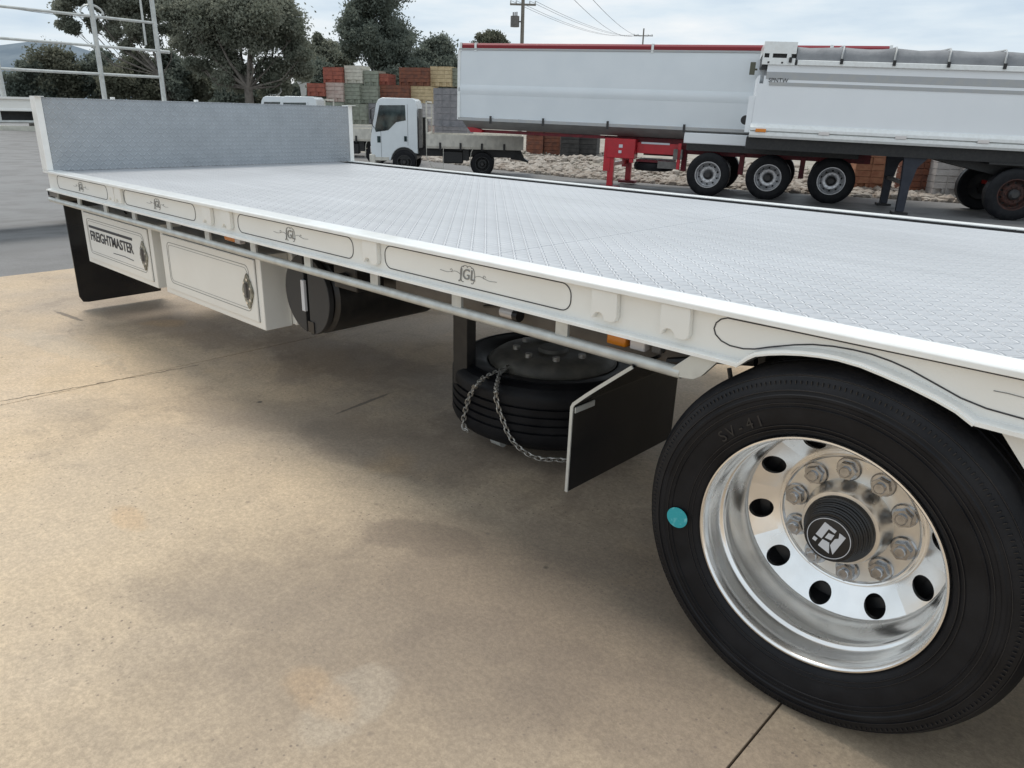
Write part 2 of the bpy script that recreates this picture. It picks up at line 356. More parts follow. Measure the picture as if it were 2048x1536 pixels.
# ------------------------------------------------------------------ SETTING: ground
def smooth(t): t = max(0, min(1, t)); return t*t*(3-2*t)
def yard_z(x, y):
    d = max((-7.05-x), (y-4.0), 0)
    return -.004+(G+.004)*smooth(d/9.0)
m = MB()
xs = sorted(set([-7.052, 3.5]+[round(-7.052-.8*i, 3) for i in range(1, 14)]+[-22, -30, -45, -70, -120, -300, -900, -3500]+[-5, -3, -1, 1, 6, 10, 20, 50, 200, 900, 3500]))
ys = [-3500, -900, -200, -60, -25, -12, -8, -4, 0, 2, 4]+[4.8+.8*i for i in range(11)]+[14, 17, 20, 25, 35, 60, 100, 200, 500, 1200, 3500]
for x in xs:
    for y in ys: m.v.append((x, y, yard_z(x, y)))
ny = len(ys)
for i in range(len(xs)-1):
    for j in range(ny-1):
        if xs[i] >= -7.06 and ys[j+1] <= 4.001: continue      # the slab area stands here
        m.f.append((i*ny+j, (i+1)*ny+j, (i+1)*ny+j+1, i*ny+j+1))
tag(m.build('asphalt_yard', ASPH), kind='structure')
# concrete slabs in front: bays with sawn joints between them
root = tag(empty('concrete_pavement'), kind='structure')
m = MB(); m.box(-7.05, -3500, -.2, 3500, 4.0, -.012); m.build('joint_bed', JOINT, root)
bays = [(-7.05, -3.706), (-3.700, -.009), (-.003, 3.7), (3.706, 7.4), (7.406, 3500)]
rows = [(-3500, -30), (-29.99, -9.6), (-9.59, -4.8), (-4.793, 4.0)]
for x0, x1 in bays:
    for y0, y1 in rows:
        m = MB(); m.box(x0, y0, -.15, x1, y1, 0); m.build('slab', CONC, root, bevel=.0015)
# hairline crack running into the joint at the left
m = MB(); random.seed(3)
pts = []
for i in range(46):
    t = i/45; pts.append((-3.76+.11*t+random.uniform(-.008, .008), -.82+.98*t))
crk = MB()
for (a, b), (c, d) in zip(pts, pts[1:]):
    w = random.uniform(.0012, .0035); crk.add([(a-w, b, .0009), (a+w, b, .0009), (c+w, d, .0009), (c-w, d, .0009)], [(0, 1, 2, 3)])
crk.build('crack', JOINT, root)
# rubble bank beyond the parked trailers
EDGE = [(-60, 26), (-32, 20.5), (-19, 17.9), (-15, 17.6), (-11, 18.3), (-6.5, 19.7), (-3.3, 20.9), (3, 23.5), (14, 28), (40, 38)]
def edge_y(x):
    for (a, b), (c, d) in zip(EDGE, EDGE[1:]):
        if a <= x <= c: return b+(d-b)*(x-a)/(c-a)
    return 30
def bank_z(x, y):
    t = y-edge_y(x); return G+.004+.30*smooth(t/5.0)+(.05*math.sin(x*1.7+y*.6)+.04*math.sin(x*.9-y*2.1))*smooth(t/2)
m = MB(); nx, nn = 101, 19
for i in range(nx):
    x = -60+i
    for j in range(nn):
        y = edge_y(x)+[0, .25, .6, 1, 1.5, 2, 2.7, 3.5, 4.5, 6, 8, 10, 13, 17, 22, 30, 40, 60, 90][j]
        m.v.append((x, y, bank_z(x, y)-(.01 if j == 0 else 0)))
for i in range(nx-1):
    for j in range(nn-1): m.f.append((i*nn+j, (i+1)*nn+j, (i+1)*nn+j+1, i*nn+j+1))
tag(m.build('rubble_bank', DIRT), kind='structure')
random.seed(11)
ico = [(0, 0, 1), (.894, 0, .447), (.276, .851, .447), (-.724, .526, .447), (-.724, -.526, .447), (.276, -.851, .447), (.724, .526, -.447), (-.276, .851, -.447), (-.894, 0, -.447), (-.276, -.851, -.447), (.724, -.526, -.447), (0, 0, -1)]
icf = [(0,1,2),(0,2,3),(0,3,4),(0,4,5),(0,5,1),(1,6,2),(2,7,3),(3,8,4),(4,9,5),(5,10,1),(6,7,2),(7,8,3),(8,9,4),(9,10,5),(10,6,1),(11,7,6),(11,8,7),(11,9,8),(11,10,9),(11,6,10)]
rub = MB()
for k in range(13000):
    x = random.uniform(-27, 3) if k % 4 else random.uniform(-12, 2); y = edge_y(x)+abs(random.gauss(0, 1))*2.6+.1
    s = random.choice([.03, .04, .05, .06, .08, .12])*random.uniform(.7, 1.3); sz = (s*random.uniform(.7, 1.5), s*random.uniform(.7, 1.3), s*random.uniform(.5, 1))
    a = random.uniform(0, 6.28); c, d = math.cos(a), math.sin(a); z = bank_z(x, y)+sz[2]*.3
    rub.add([(x+(p[0]*c-p[1]*d)*sz[0]*random.uniform(.8, 1.2), y+(p[0]*d+p[1]*c)*sz[1], z+p[2]*sz[2]) for p in ico], icf)
tag(rub.build('rubble_stones', STONE, angle=10), 'loose pale rubble and broken stone heaped along the far edge of the yard', 'rubble', kind='stuff')
a_, b_ = onz(-260, 254, G), onz(560, 275, G); d_ = (b_-a_).normalized(); n_v = Vector((-d_.y, d_.x, 0))
m = MB(); m.add([tuple(p+n_v*o+Vector((0, 0, z))) for p in (a_, b_) for o, z in ((0, -.05), (0, .30), (.5, .30), (.5, -.05))], [(0, 1, 5, 4), (1, 2, 6, 5), (2, 3, 7, 6), (0, 3, 2, 1), (4, 5, 6, 7)])
tag(m.build('kerb', mat('pale_kerb', (.62, .60, .52), .8, nscale=2)), kind='structure')
# hill far to the left
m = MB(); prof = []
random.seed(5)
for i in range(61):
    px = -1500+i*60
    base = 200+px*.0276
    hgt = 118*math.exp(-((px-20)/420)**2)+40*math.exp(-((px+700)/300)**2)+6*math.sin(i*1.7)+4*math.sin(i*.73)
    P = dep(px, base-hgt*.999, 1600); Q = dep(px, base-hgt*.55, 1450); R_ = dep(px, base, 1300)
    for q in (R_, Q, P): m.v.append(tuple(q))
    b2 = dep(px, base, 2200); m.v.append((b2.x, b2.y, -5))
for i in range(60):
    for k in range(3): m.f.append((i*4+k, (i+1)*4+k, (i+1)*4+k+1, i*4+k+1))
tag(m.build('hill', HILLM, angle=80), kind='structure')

# ------------------------------------------------------------------ MAIN TRAILER (white flat tray)
T = empty('flat_tray_trailer', (0, 0, 0))
tag(T, 'white flat tray trailer with tread plate deck, grey headboard and pinstriped rail in the foreground', 'trailer')
XF, XR, WY = -5.24, 2.0, 2.45
for k, (a_, b_) in enumerate([(XF, -3.602), (-3.599, -1.202), (-1.199, 1.2), (1.203, XR)]):
    m = MB(); m.box(a_, .085, .955, b_, 2.285, .998); m.build('deck_sheet', DECK, T, bevel=.0012)
# near side rail: lip, web with wheel arch, bottom flange
m = MB(); m.prism([(0, .986), (0, .9985), (.004, 1.003), (.083, 1.003), (.083, .96), (.060, .96), (.060, .986)], XF-.09, XR, 'x'); m.build('rail_lip', LIPW, T, bevel=.0015)
arch = [(-.254, .868), (-.225, .895), (-.208, .907), (-.175, .918), (-.141, .927), (-.10, .935), (-.06, .940), (-.02, .942), (.03, .939), (.08, .930), (.13, .9195), (.184, .905), (.225, .891), (.26, .872)]
arch2 = [(1.08+x, z) for x, z in arch]
bot = [(XF-.09, .868)]+arch+arch2+[(XR, .868)]
poly = bot+[(XR, .986), (XF-.09, .986)]
m = MB()
# web built as quads between bottom line and top line
for y in (.028, .036):
    for (a, b) in bot: m.v += [(a, y, b), (a, y, .986)]
n = len(bot)
for i in range(n-1):
    m.f += [(2*i, 2*i+2, 2*i+3, 2*i+1), (2*n+2*i, 2*n+2*i+1, 2*n+2*i+3, 2*n+2*i+2)]
m.build('rail_web', WHITE, T)
m = MB()
fl = bot
for i in range(len(fl)):
    a = fl[max(0, i-1)]; b = fl[min(len(fl)-1, i+1)]; dx, dz = b[0]-a[0], b[1]-a[1]; l = math.hypot(dx, dz); nx, nz = -dz/l, dx/l
    p = fl[i]
    for y, o in ((0, 0), (0, .009), (.027, .012), (.034, .0115), (.034, 0)): m.v.append((p[0]+nx*o, y, p[1]+nz*o))
for i in range(len(fl)-1):
    for k in range(5): m.f.append((i*5+k, i*5+(k+1) % 5, (i+1)*5+(k+1) % 5, (i+1)*5+k))
m.build('rail_flange', LIPW, T)
# arch rim band
m = MB()
for i in range(len(arch)):
    a = arch[max(0, i-1)]; b = arch[min(len(arch)-1, i+1)]; dx, dz = b[0]-a[0], b[1]-a[1]; l = math.hypot(dx, dz); nx, nz = -dz/l, dx/l
    p = arch[i]
    for y, o in ((-.004, -.001), (-.004, .004), (.10, .004), (.10, -.001)): m.v.append((p[0]+nx*o, y, p[1]+nz*o))
for i in range(len(arch)-1):
    for k in range(4): m.f.append((i*4+k, i*4+(k+1) % 4, (i+1)*4+(k+1) % 4, (i+1)*4+k))
m.build('arch_rim', WHITE, T)
# pinstriped panels
def racetrack(x0, x1, z0, z1, r):
    P = []
    for cx, cz, a0 in ((x1-r, z1-r, 90), (x1-r, z0+r, 0), (x0+r, z0+r, -90), (x0+r, z1-r, -180)):
        for k in range(7):
            a = rad(a0-15*k); P.append((cx+r*math.cos(a), cz+r*math.sin(a)))
    return P
YW = .0265
PAN = [(-5.16, -4.30), (-4.05, -3.17), (-2.745, -1.86), (-1.665, -.797)]
for x0, x1 in PAN:
    MB().ribbon(racetrack(x0, x1, .896, .977, .034), .0032, YW, True).build('pinstripe', STRIPE, T)
    c = (x0+x1)/2
    # looped monogram with a scroll either side
    em = empty('monogram', (c, YW, .936), 0, T)
    e = MB()
    for sx in (-1, 1):
        e.ribbon([(sx*(.022+.012*math.cos(rad(a)))-0, .026*math.sin(rad(a))) for a in range(-110, 111, 20)], .0022, 0, T=Matrix.Scale(1, 4))
        sc = [(sx*(.034+.10*t), .008*math.sin(t*6)*(1-t)-.002) for t in [i/14 for i in range(15)]]
        e.ribbon(sc, .0012, 0)
        e.ribbon([(sx*(.078+.005*math.cos(rad(a))), .004+.005*math.sin(rad(a))) for a in range(0, 300, 30)], .001, 0)
        e.ribbon([(sx*(.010+.010*math.cos(rad(a))), .024+.006*math.sin(rad(a))) for a in range(0, 200, 25)], .0016, 0)
    e.build('scroll', STRIPEG, em)
    me = text_mesh('JGL', .050, .0006, shear=.12); me.materials.append(STRIPEG)
    o = link('lettering', me, em); o.rotation_euler = (rad(90), 0, 0); o.location = (0, -.0012, 0)
# arch pinstripe
up = [(-.305, .9765), (-.1, .9775), (.2, .978), (.5, .978), (.85, .978)]
lo = [(-.254, .909), (-.225, .915), (-.19, .928), (-.131, .947), (-.09, .957), (-.045, .963), (0, .965), (.038, .964), (.08, .958), (.119, .949), (.17, .932), (.223, .914), (.271, .905), (.336, .902), (.75, .902)]
left = [(-.254, .909), (-.29, .909), (-.315, .916), (-.332, .929), (-.338, .943), (-.334, .958), (-.322, .970), (-.305, .9765)]
MB().ribbon(left[:0]+lo, .0032, YW).ribbon(left, .0032, YW).ribbon(up, .0032, YW).build('arch_pinstripe', STRIPE, T)
MB().ribbon([(.275, .944), (.30, .945), (.34, .943), (.40, .944)], .0016, YW).build('scroll', STRIPEG, T)
# stake pockets: pressed cover with a half round notch in its lower corner
def pocket(x):
    P = [(-.043, .984), (.043, .984), (.046, .915), (.040, .903), (.028, .899), (.006, .899)]
    P += [(-.015+.019*math.cos(rad(a)), .901+.019*math.sin(rad(a))) for a in range(0, 181, 20)]
    P += [(-.043, .903)]
    m = MB(); m.prism([(x+a, b) for a, b in P], .009, .0275, 'y'); m.build('stake_pocket', WHITE, T, bevel=.002)
for x in (-4.20, -4.10, -3.02, -2.83, -1.735, -.668, -.442): pocket(x)
# lower tube rail with flat hangers
m = MB(); m.tube([(-5.37, .028, .806), (-.415, .028, .806)], .0165, 14); m.build('lower_rail', GALV, T)
for x in [-5.22, -4.80, -4.36, -3.94, -3.49, -3.06, -2.62, -2.18, -1.73, -1.279, -.823]:
    m = MB(); m.box(x-.023, .022, .82, x+.023, .034, .8675); m.build('rail_hanger', GALV, T, bevel=.001)
q_ = [ony(a, b, .02) for a, b in ((1352, 752), (1388, 758), (1404, 752), (1440, 716), (1388, 706), (1330, 745))]; m = MB(); m.prism([(q.x, min(q.z, .8678)) for q in q_], .014, .034, 'y'); m.build('rail_end_bracket', GALV, T, bevel=.001)
m = MB(); m.box(-5.38, .02, .79, -5.345, .30, .87); m.box(-5.38, .02, .83, -5.2, .3, .865); m.build('front_bracket', CHGREY, T, bevel=.002)
# headboard
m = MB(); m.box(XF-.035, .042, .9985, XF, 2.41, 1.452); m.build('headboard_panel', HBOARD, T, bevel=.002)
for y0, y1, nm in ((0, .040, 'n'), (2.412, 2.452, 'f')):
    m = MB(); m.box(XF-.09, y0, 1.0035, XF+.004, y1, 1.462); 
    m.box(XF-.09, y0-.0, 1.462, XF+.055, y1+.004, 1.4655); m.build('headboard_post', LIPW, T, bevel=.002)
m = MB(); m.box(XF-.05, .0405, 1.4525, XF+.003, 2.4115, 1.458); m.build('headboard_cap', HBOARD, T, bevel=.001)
# far rail: black channel then white edge
m = MB(); m.box(XF, 2.286, .955, XR, 2.392, .9975); m.build('rope_channel', mat('matt_black_channel', (.01, .01, .011), .95, spec=.05), T)
m = MB(); m.prism([(2.3925, .868), (2.3925, 1.003), (2.47, 1.003), (2.47, .985), (2.44, .98), (2.44, .88), (2.47, .875), (2.47, .868)], XF-.09, XR, 'x'); m.build('far_rail', LIPW, T, bevel=.0015)
# chassis
for y in (.80, 1.58):
    m = MB(); m.box(-5.1, y, .62, XR, y+.075, .90); m.build('chassis_beam', DARKG, T, bevel=.004)
m = MB(); m.box(-5.2, .30, .885, XR, .36, .954); m.box(-5.2, 2.05, .885, XR, 2.11, .954); m.build('side_runner', CHGREY, T, bevel=.003)
for i in range(17):
    x = -5.1+i*.42
    m = MB(); m.box(x, .09, .90 if 0 else .905, x+.05, 2.36, .9545); m.build('cross_member', DARKG, T)
m = MB(); m.box(-1.75, .14, .76, -.45, .155, .868); m.build('lamp_plate', CHGREY, T, bevel=.002)
m = MB(); m.box(-5.2, .30, .70, -1.75, .31, .88); m.build('inner_skirt', BLACK, T)
# side marker lamps
def lamp_at(px, py, w, h, mt, nm, y=.06):
    p = ony(px, py, y); m = MB(); m.box(p.x-w/2, y-.0, p.z-h/2, p.x+w/2, y+.03, p.z+h/2); m.build(nm, mt, T, bevel=.004)
lamp_at(1232, 679, .066, .036, AMBER, 'marker_lamp'); lamp_at(1274, 691, .050, .030, CLEAR, 'marker_lamp'); lamp_at(1312, 697, .03, .03, CHGREY, 'lamp_socket')
lamp_at(458, 476, .10, .03, AMBER, 'marker_lamp'); lamp_at(474, 483, .05, .022, CLEAR, 'marker_lamp')
p = ony(1018, 625, .10); m = MB(); m.cyl((p.x-.028, .10, p.z), (p.x+.028, .10, p.z), .019, n=14); m.build('cable_plug', CLEAR, T)
m = MB(); m.cyl((p.x+.029, .10, p.z-.002), (p.x+.05, .10, p.z-.002), .021, n=14); m.build('cable_plug_cap', BLACK, T)
random.seed(2)
for k, (x0, x1, z0) in enumerate([(-2.15, -1.78, .86), (-1.2, -.75, .80), (-.9, -.3, .84)]):
    m = MB(); m.tube([(x0+(x1-x0)*t, .20+.02*math.sin(t*9+k), z0-.05*math.sin(t*3.1)) for t in [i/12 for i in range(13)]], .008, 6); m.build('air_hose', BLACK, T)
rc = random.Random(14)
for k in range(16):
    x = rc.uniform(-5.0, -.3); z0 = rc.uniform(.78, .88); y0 = rc.uniform(.16, .30); ln = rc.uniform(.2, .7); am = rc.uniform(.01, .05)
    m = MB(); m.tube([(x+ln*t, y0+.03*math.sin(t*7+k), z0-am*math.sin(t*3.14)) for t in [i/10 for i in range(11)]], rc.choice([.004, .006, .009]), 6); m.build('cable', rc.choice([BLACK, BLACK, CHGREY, STEEL]), T)
for k in range(9):
    x = rc.uniform(-2.2, -.3); m = MB(); m.box(x, rc.uniform(.12, .2), rc.uniform(.80, .83), x+rc.uniform(.02, .07), .25, rc.uniform(.84, .875)); m.build('bracket', rc.choice([BLACK, CHGREY, GALV]), T, bevel=.002)
m = MB(); m.cyl((-.68, .17, .825), (-.50, .17, .825), .022, n=14); m.build('brake_valve', STEEL, T)
m = MB(); m.box(-2.14, .12, .73, -1.98, .26, .86); m.box(-2.08, .10, .76, -2.03, .12, .80); m.build('junction_box', BLACK, T, bevel=.006)

# tool boxes
LATCHM = mat('dull_cast_latch', (.36, .35, .29), .45, metal=.3, nscale=45, ncol=(.13, .12, .09), namt=.9)
def toolbox(x0, x1, y1, lettering):
    m = MB(); m.box(x0, .122, .405, x1, y1, .775); b = m.build('toolbox', WHITE, T, bevel=.004)
    m = MB(); m.box(x0+.045, .112, .440, x1-.045, .1215, .748); m.build('door', WHITE, b, bevel=.003)
    MB().ribbon([(x0+.045, .440), (x1-.045, .440), (x1-.045, .748), (x0+.045, .748)], .004, .1205, True).build('door_gap', STRIPE, b)
    zz = racetrack(x0+.10, x1-.10, .482, .712, .035)
    MB().ribbon(zz, .0028, .1105, True).ribbon(racetrack(x0+.115, x1-.115, .496, .698, .028), .0016, .1105, True).build('pinstripe', STRIPEG, b)
    lx = x1-.115
    m = MB(); P = []
    for k in range(24):
        a = 2*math.pi*k/24; r = .074*(1+.10*math.cos(4*a)+.05*math.cos(8*a)); P.append((lx+r*.62*math.cos(a), .585+r*1.05*math.sin(a)))
    m.prism(P, .104, .1115, 'y'); lt = m.build('latch', LATCHM, b, bevel=.002)
    m = MB(); m.prism([(lx+.024*math.cos(rad(a)), .585+.046*math.sin(rad(a))) for a in range(0, 360, 20)], .1025, .1038, 'y'); m.box(lx-.008, .092, .555, lx+.008, .1024, .625); m.build('latch_pull', CHGREY, b)
    for q in range(6):
        m = MB(); a = 2*math.pi*q/6+.3; m.cyl((lx+.034*math.cos(a), .1035, .585+.060*math.sin(a)), (lx+.034*math.cos(a), .100, .585+.060*math.sin(a)), .007, n=8); m.build('latch_rivet', CHROME, b)
    if lettering:
        cx = (x0+x1)/2-.07
        me = text_mesh('FREIGHTMASTER', .088, .0007, offset=.0018); me.materials.append(STRIPE)
        o = link('lettering', me, b); o.rotation_euler = (rad(90), 0, 0); o.location = (cx, .1106, .600); 
        wdt = max(v.co.x for v in me.vertices)-min(v.co.x for v in me.vertices); o.scale = (.70/wdt, 1, 1)
        MB().ribbon([(cx-.355, .662), (cx+.355, .662)], .016, .110).ribbon([(cx+.02, .532), (cx+.20, .536), (cx+.335, .530)], .004, .110).build('lettering_bar', STRIPE, b)
    return b
toolbox(-5.10, -3.985, .60, True)
toolbox(-3.865, -2.755, .27, False)
m = MB(); m.box(-3.86, .273, .412, -2.72, .62, .773); m.build('toolbox_mount', WHITE, T, bevel=.004)
# front mudflap
P = [(.115, .86), (.115, .10), (.135, .058), (.17, .052), (.70, .058), (.70, .86)]
m = MB(); m.prism(P, -5.43, -5.418, 'x'); m.build('front_mudflap', SHEETR, T, bevel=.002)
# cylindrical tank across the frame
cx, cz, rt = -2.42, .632, .180
m = MB(); m.lathe([(0, .20), (rt-.02, .20), (rt, .215), (rt, .80), (rt-.03, .83), (0, .83)], (cx, 0, cz), 56); m.build('air_tank', BLACK, T)
m = MB()
half = [(cx-.02+(rt+.004)*math.cos(rad(a))*1.0, cz+(rt+.004)*math.sin(rad(a))) for a in range(-84, 85, 8)]
m.prism(half, .165, .192, 'y'); m.build('tank_guard', TANKG, T, bevel=.003)
m = MB(); m.prism([(cx-.03+(rt+.002)*math.cos(rad(a)), cz+(rt+.002)*math.sin(rad(a))) for a in range(96, 265, 8)], .175, .197, 'y'); m.build('tank_guard', TANKG, T, bevel=.003)
m = MB(); m.box(cx-.054, .160, .555, cx-.028, .1745, .70); m.build('sight_gauge', LOGO, T, bevel=.002)
m = MB(); m.box(cx-.012, .160, .462, cx+.035, .1645, .515); m.build('guard_slot', BLKPL, T)
m = MB(); m.box(cx-.01, .160, .755, cx+.05, .1645, .79); m.build('guard_slot', BLKPL, T)
# spare carrier posts
m = MB(); p = ony(920, 640, .52); m.box(p.x-.045, .52, .28, p.x+.045, .575, .90); m.build('carrier_post', BLACK, T, bevel=.003)
m = MB(); m.box(-2.1, .80, .60, -1.15, .86, .66); m.box(-1.66, .6, .60, -1.60, 1.35, .655); m.build('carrier_bar', BLACK, T, bevel=.003)
# mudguard ahead of the wheel: sloping sheet then hanging flap, with pale edges
gd = [(-.752, .335), (-.750, .48), (-.748, .618), (-.742, .630), (-.70, .668), (-.66, .702), (-.62, .735), (-.58, .768), (-.548, .794)]
m = MB()
for i, (a, b) in enumerate(gd):
    for y in (.004, .60): 
        m.v += [(a, y, b), (a-.006, y, b+.006 if i > 1 else b)]
for i in range(len(gd)-1):
    o = i*4; q = o+4
    m.f += [(o, q, q+2, o+2), (o+1, o+3, q+3, q+1), (o, o+1, q+1, q), (o+2, q+2, q+3, o+3)]
m.f += [(0, 2, 3, 1)]
m.build('mudguard', SHEETR, T)
MB().ribbon([(a-.003, b) for a, b in gd], .010, -.001, th=.0045).build('mudguard_edge', GALV, T)
m = MB()
for i in range(0):
    a, b = gd[i], gd[i+1]
    m.add([(a[0]-.009, -.001, a[1]), (a[0]+.003, -.001, a[1]-.002 if i else a[1]), (b[0]+.003, -.001, b[1]-.004), (b[0]-.009, -.001, b[1]+.006),
           (a[0]-.009, .0035, a[1]), (a[0]+.003, .0035, a[1]-.002 if i else a[1]), (b[0]+.003, .0035, b[1]-.004), (b[0]-.009, .0035, b[1]+.006)],
          [(0, 1, 2, 3), (4, 7, 6, 5), (0, 4, 5, 1), (3, 2, 6, 7), (1, 5, 6, 2), (0, 3, 7, 4)])
m = MB(); m.box(-.7435, .006, .60, -.740, .10, .618); m.build('mudguard_clamp', GALV, T)
m = MB(); m.tube([(-.50, .1, .80), (-.36, .1, .84), (-.25, .1, .86)], .012, 8); m.tube([(-.30, .06, .84), (-.285, .06, .79), (-.28, .06, .70)], .006, 6); m.build('guard_stay', BLACK, T)
a, b = ony(2001, 862, .045), ony(2048, 938, .045)
sl_ = (b.z-a.z)/(b.x-a.x)
m = MB(); m.prism([(a.x, a.z), (b.x, b.z), (b.x+.12, b.z+sl_*.06), (.84, .55), (.84, .8675), (a.x, .8675)], .045, .052, 'y'); m.build('rear_guard_panel', WHITE, T)

# ------------------------------------------------------------------ WHEEL
RC = .452
def tyre_mb(R=.467, wob=True, n=96):
    # outer side at y=0 ; section width .255
    outer = [(.296, .012), (.302, .002), (.312, -.006), (.335, -.014), (.365, -.020), (.395, -.022), (.398, -.0245), (.404, -.0245), (.407, -.0215), (.425, -.018), (.440, -.008), (.4445, -.006), (.452, .004), (.460, .014), (.4645, .026)]
    tread = []
    y = .026
    for k in range(5):
        tread += [(R, y+.006 if k == 0 else y), (R, y+.030), (R-.012, y+.033), (R-.012, y+.040), (R, y+.043)]
        y += .0395
    tread = [(R, .032)]
    for k in range(4):
        c = .072+k*.037
        tread += [(R, c-.006), (R-.013, c-.004), (R-.013, c+.004), (R, c+.006)]
    tread += [(R, .223)]
    inner = [(r, .255-y) for r, y in reversed(outer)]
    return MB().lathe(outer+tread+inner, (0, 0, 0), n)
def disc_with_holes(m, r0, r1, rc, rh, nh, fy, a0=0, nseg=20):
    # ring between r0 and r1 with nh round holes; fy(r) gives y
    for h in range(nh):
        ac = a0+2*math.pi*h/nh; half = math.pi/nh
        inn = []; outb = []
        for k in range(nseg):
            t = 2*math.pi*k/nseg
            hx, hz = rh*math.cos(t), rh*math.sin(t)       # radial, tangential around hole centre
            inn.append((rc+hx, hz))
            # project to sector boundary in (r, arc) box
            dr, da = math.cos(t), math.sin(t)
            s1 = ((r1-rc)/dr) if dr > 1e-6 else ((r0-rc)/dr if dr < -1e-6 else 1e9)
            s2 = (half*rc/abs(da)) if abs(da) > 1e-6 else 1e9
            s = min(s1, s2); outb.append((rc+dr*s, da*s))
        def P(r, t_, flat):
            if flat: x, z = r, t_; rr = math.hypot(x, z); aa = ac+math.atan2(z, x)
            else: rr = r; aa = ac+t_/rc
            return (rr*math.cos(aa), fy(rr), rr*math.sin(aa))
        # add exact corners
        cor = {}
        vs = [P(*q, True) for q in inn]+[P(*q, False) for q in outb]
        # hole wall
        vs += [(v[0], v[1]+.012, v[2]) for v in vs[:nseg]]
        fs = []
        corners = [(r1, half*rc), (r0, half*rc), (r0, -half*rc), (r1, -half*rc)]
        base = len(vs); vs += [P(*q, False) for q in corners]
        for k in range(nseg):
            j = (k+1) % nseg
            a_, b_ = outb[k], outb[j]
            c_ = None
            on = lambda q: ('t' if abs(abs(q[1])-half*rc) < 1e-7 else 'r')
            if on(a_) != on(b_):
                best = min(range(4), key=lambda i: math.hypot(corners[i][0]-(a_[0]+b_[0])/2, corners[i][1]-(a_[1]+b_[1])/2)); c_ = base+best
            fs.append((k, nseg+k, c_, nseg+j, j) if c_ is not None else (k, nseg+k, nseg+j, j))
            fs.append((k, j, 2*nseg+j, 2*nseg+k))
        m.add(vs, fs)
    return m
def main_wheel(loc_, detail=True):
    w = empty('wheel', loc_, 0, T)
    ty = tyre_mb(n=160).build('tyre', RUBBER, w, angle=28)
    # rim barrel and lip
    prof = [(.292, .018), (.2985, .010), (.2995, .002), (.2975, -.003), (.2935, -.0035), (.2900, .000), (.2880, .006), (.2868, .012), (.2850, .018), (.2846, .024), (.2856, .028), (.2852, .034), (.2838, .052), (.2822, .070), (.2800, .0745), (.2755, .077), (.2725, .080), (.2722, .085), (.2738, .089), (.2736, .096), (.2716, .102), (.2700, .112), (.2685, .135), (.2668, .160), (.2650, .182), (.2615, .190)]
    MB().lathe(prof, (0, 0, 0), 128).build('rim', CHROME, w, angle=50)
    fy = lambda r: .190+.034*smooth((.2625-r)/.030)+(.012*smooth((.215-r)/.035))
    d = MB(); A0 = rad(11.3)
    d.lathe([(.2615, .190), (.2600, .1925), (.2585, .197)], (0, 0, 0), 120)
    fyy = lambda r: .197+.036*(.2585-r)/.0585
    disc_with_holes(d, .200, .2585, .229, .0285, 10, fyy, A0, 24)
    d.lathe([(.200, fyy(.200)), (.193, .2375), (.188, .2405), (.1855, .2395), (.1835, .2345), (.1800, .2325), (.1765, .2340), (.1745, .2385), (.172, .2405)], (0, 0, 0), 120)
    d.build('wheel_disc', CHROME, w, angle=40)
    MB().lathe([(.172, .2405), (.120, .242), (.108, .243)], (0, 0, 0), 96).build('mounting_ring', BRUSH, w, angle=60)
    MB().lathe([(.112, .246), (.1115, .236), (.108, .226), (.104, .205), (.101, .185), (.098, .179), (.080, .177)], (0, 0, 0), 80).build('hub', BRUSH, w, angle=40)
    hp = [(.090, .182), (.0885, .172)]
    yy = .172
    for k in range(4):
        r = .0865-.0065*k; hp += [(r, yy-.002), (r, yy-.010), (r-.003, yy-.012), (r-.003, yy-.0145)]; yy -= .0145
    hp += [(.060, .1135), (.0585, .110), (.055, .1085), (.0, .1085)]
    MB().lathe(hp, (0, 0, 0), 64).build('hub_cap', BLKPL, w, angle=30)
    MB().lathe([(.0545, .1082), (.0545, .1070), (.0528, .1070), (.0528, .1082)], (0, 0, 0), 64).build('cap_ring', LOGO, w)
    lg = MB()
    for q in ([(-.030, -.012), (-.030, .032), (.004, .032), (.004, .023), (-.013, .023), (-.013, -.012)],
              [(.012, .032), (.030, .032), (.030, -.030), (.012, -.012), (.012, .010), (.018, .018)],
              [(-.008, .013), (.006, .018), (.007, .001), (-.008, -.004)],
              [(-.030, -.020), (-.020, -.020), (-.020, -.030), (-.030, -.030)],
              [(-.010, -.012), (.007, -.008), (.022, -.034), (-.010, -.034)]):
        lg.prism(q, .1066, .1083, 'y')
    o = lg.build('cap_logo', LOGO, w); o.rotation_euler = (0, rad(22), 0)
    nut = MB()
    nut.lathe([(.0, -.030), (.010, -.030), (.012, -.028), (.012, -.0225)], (0, 0, 0), 14)
    hx = [(.0205*math.cos(rad(a)), .0205*math.sin(rad(a))) for a in range(0, 360, 60)]
    nut.prism(hx, -.0225, -.006, 'y'); nut.lathe([(.0175, -.0061), (.0245, -.005), (.027, .0), (.0265, .003)], (0, 0, 0), 20)
    nm = nut.mesh('lug_nut', 30); nm.materials.append(STEEL)
    for k in range(10):
        a = rad(28+36*k-1); o = link('lug_nut', nm, w); o.location = (.143*math.cos(a), .239, .143*math.sin(a)); o.rotation_euler = (0, -a+.3*k, 0); o.scale = (1.18, 1.1, 1.18)
    MB().lathe([(.05, .26), (.20, .262), (.255, .27)], (0, 0, 0), 40).build('brake_drum', BLKPL, w)
    MB().lathe([(.262, .195), (.255, .26), (.19, .275), (.19, .5)], (0, 0, 0), 40).build('inner_barrel', BLKPL, w)
    return w
w1 = main_wheel((0, 0, RC+.0145))
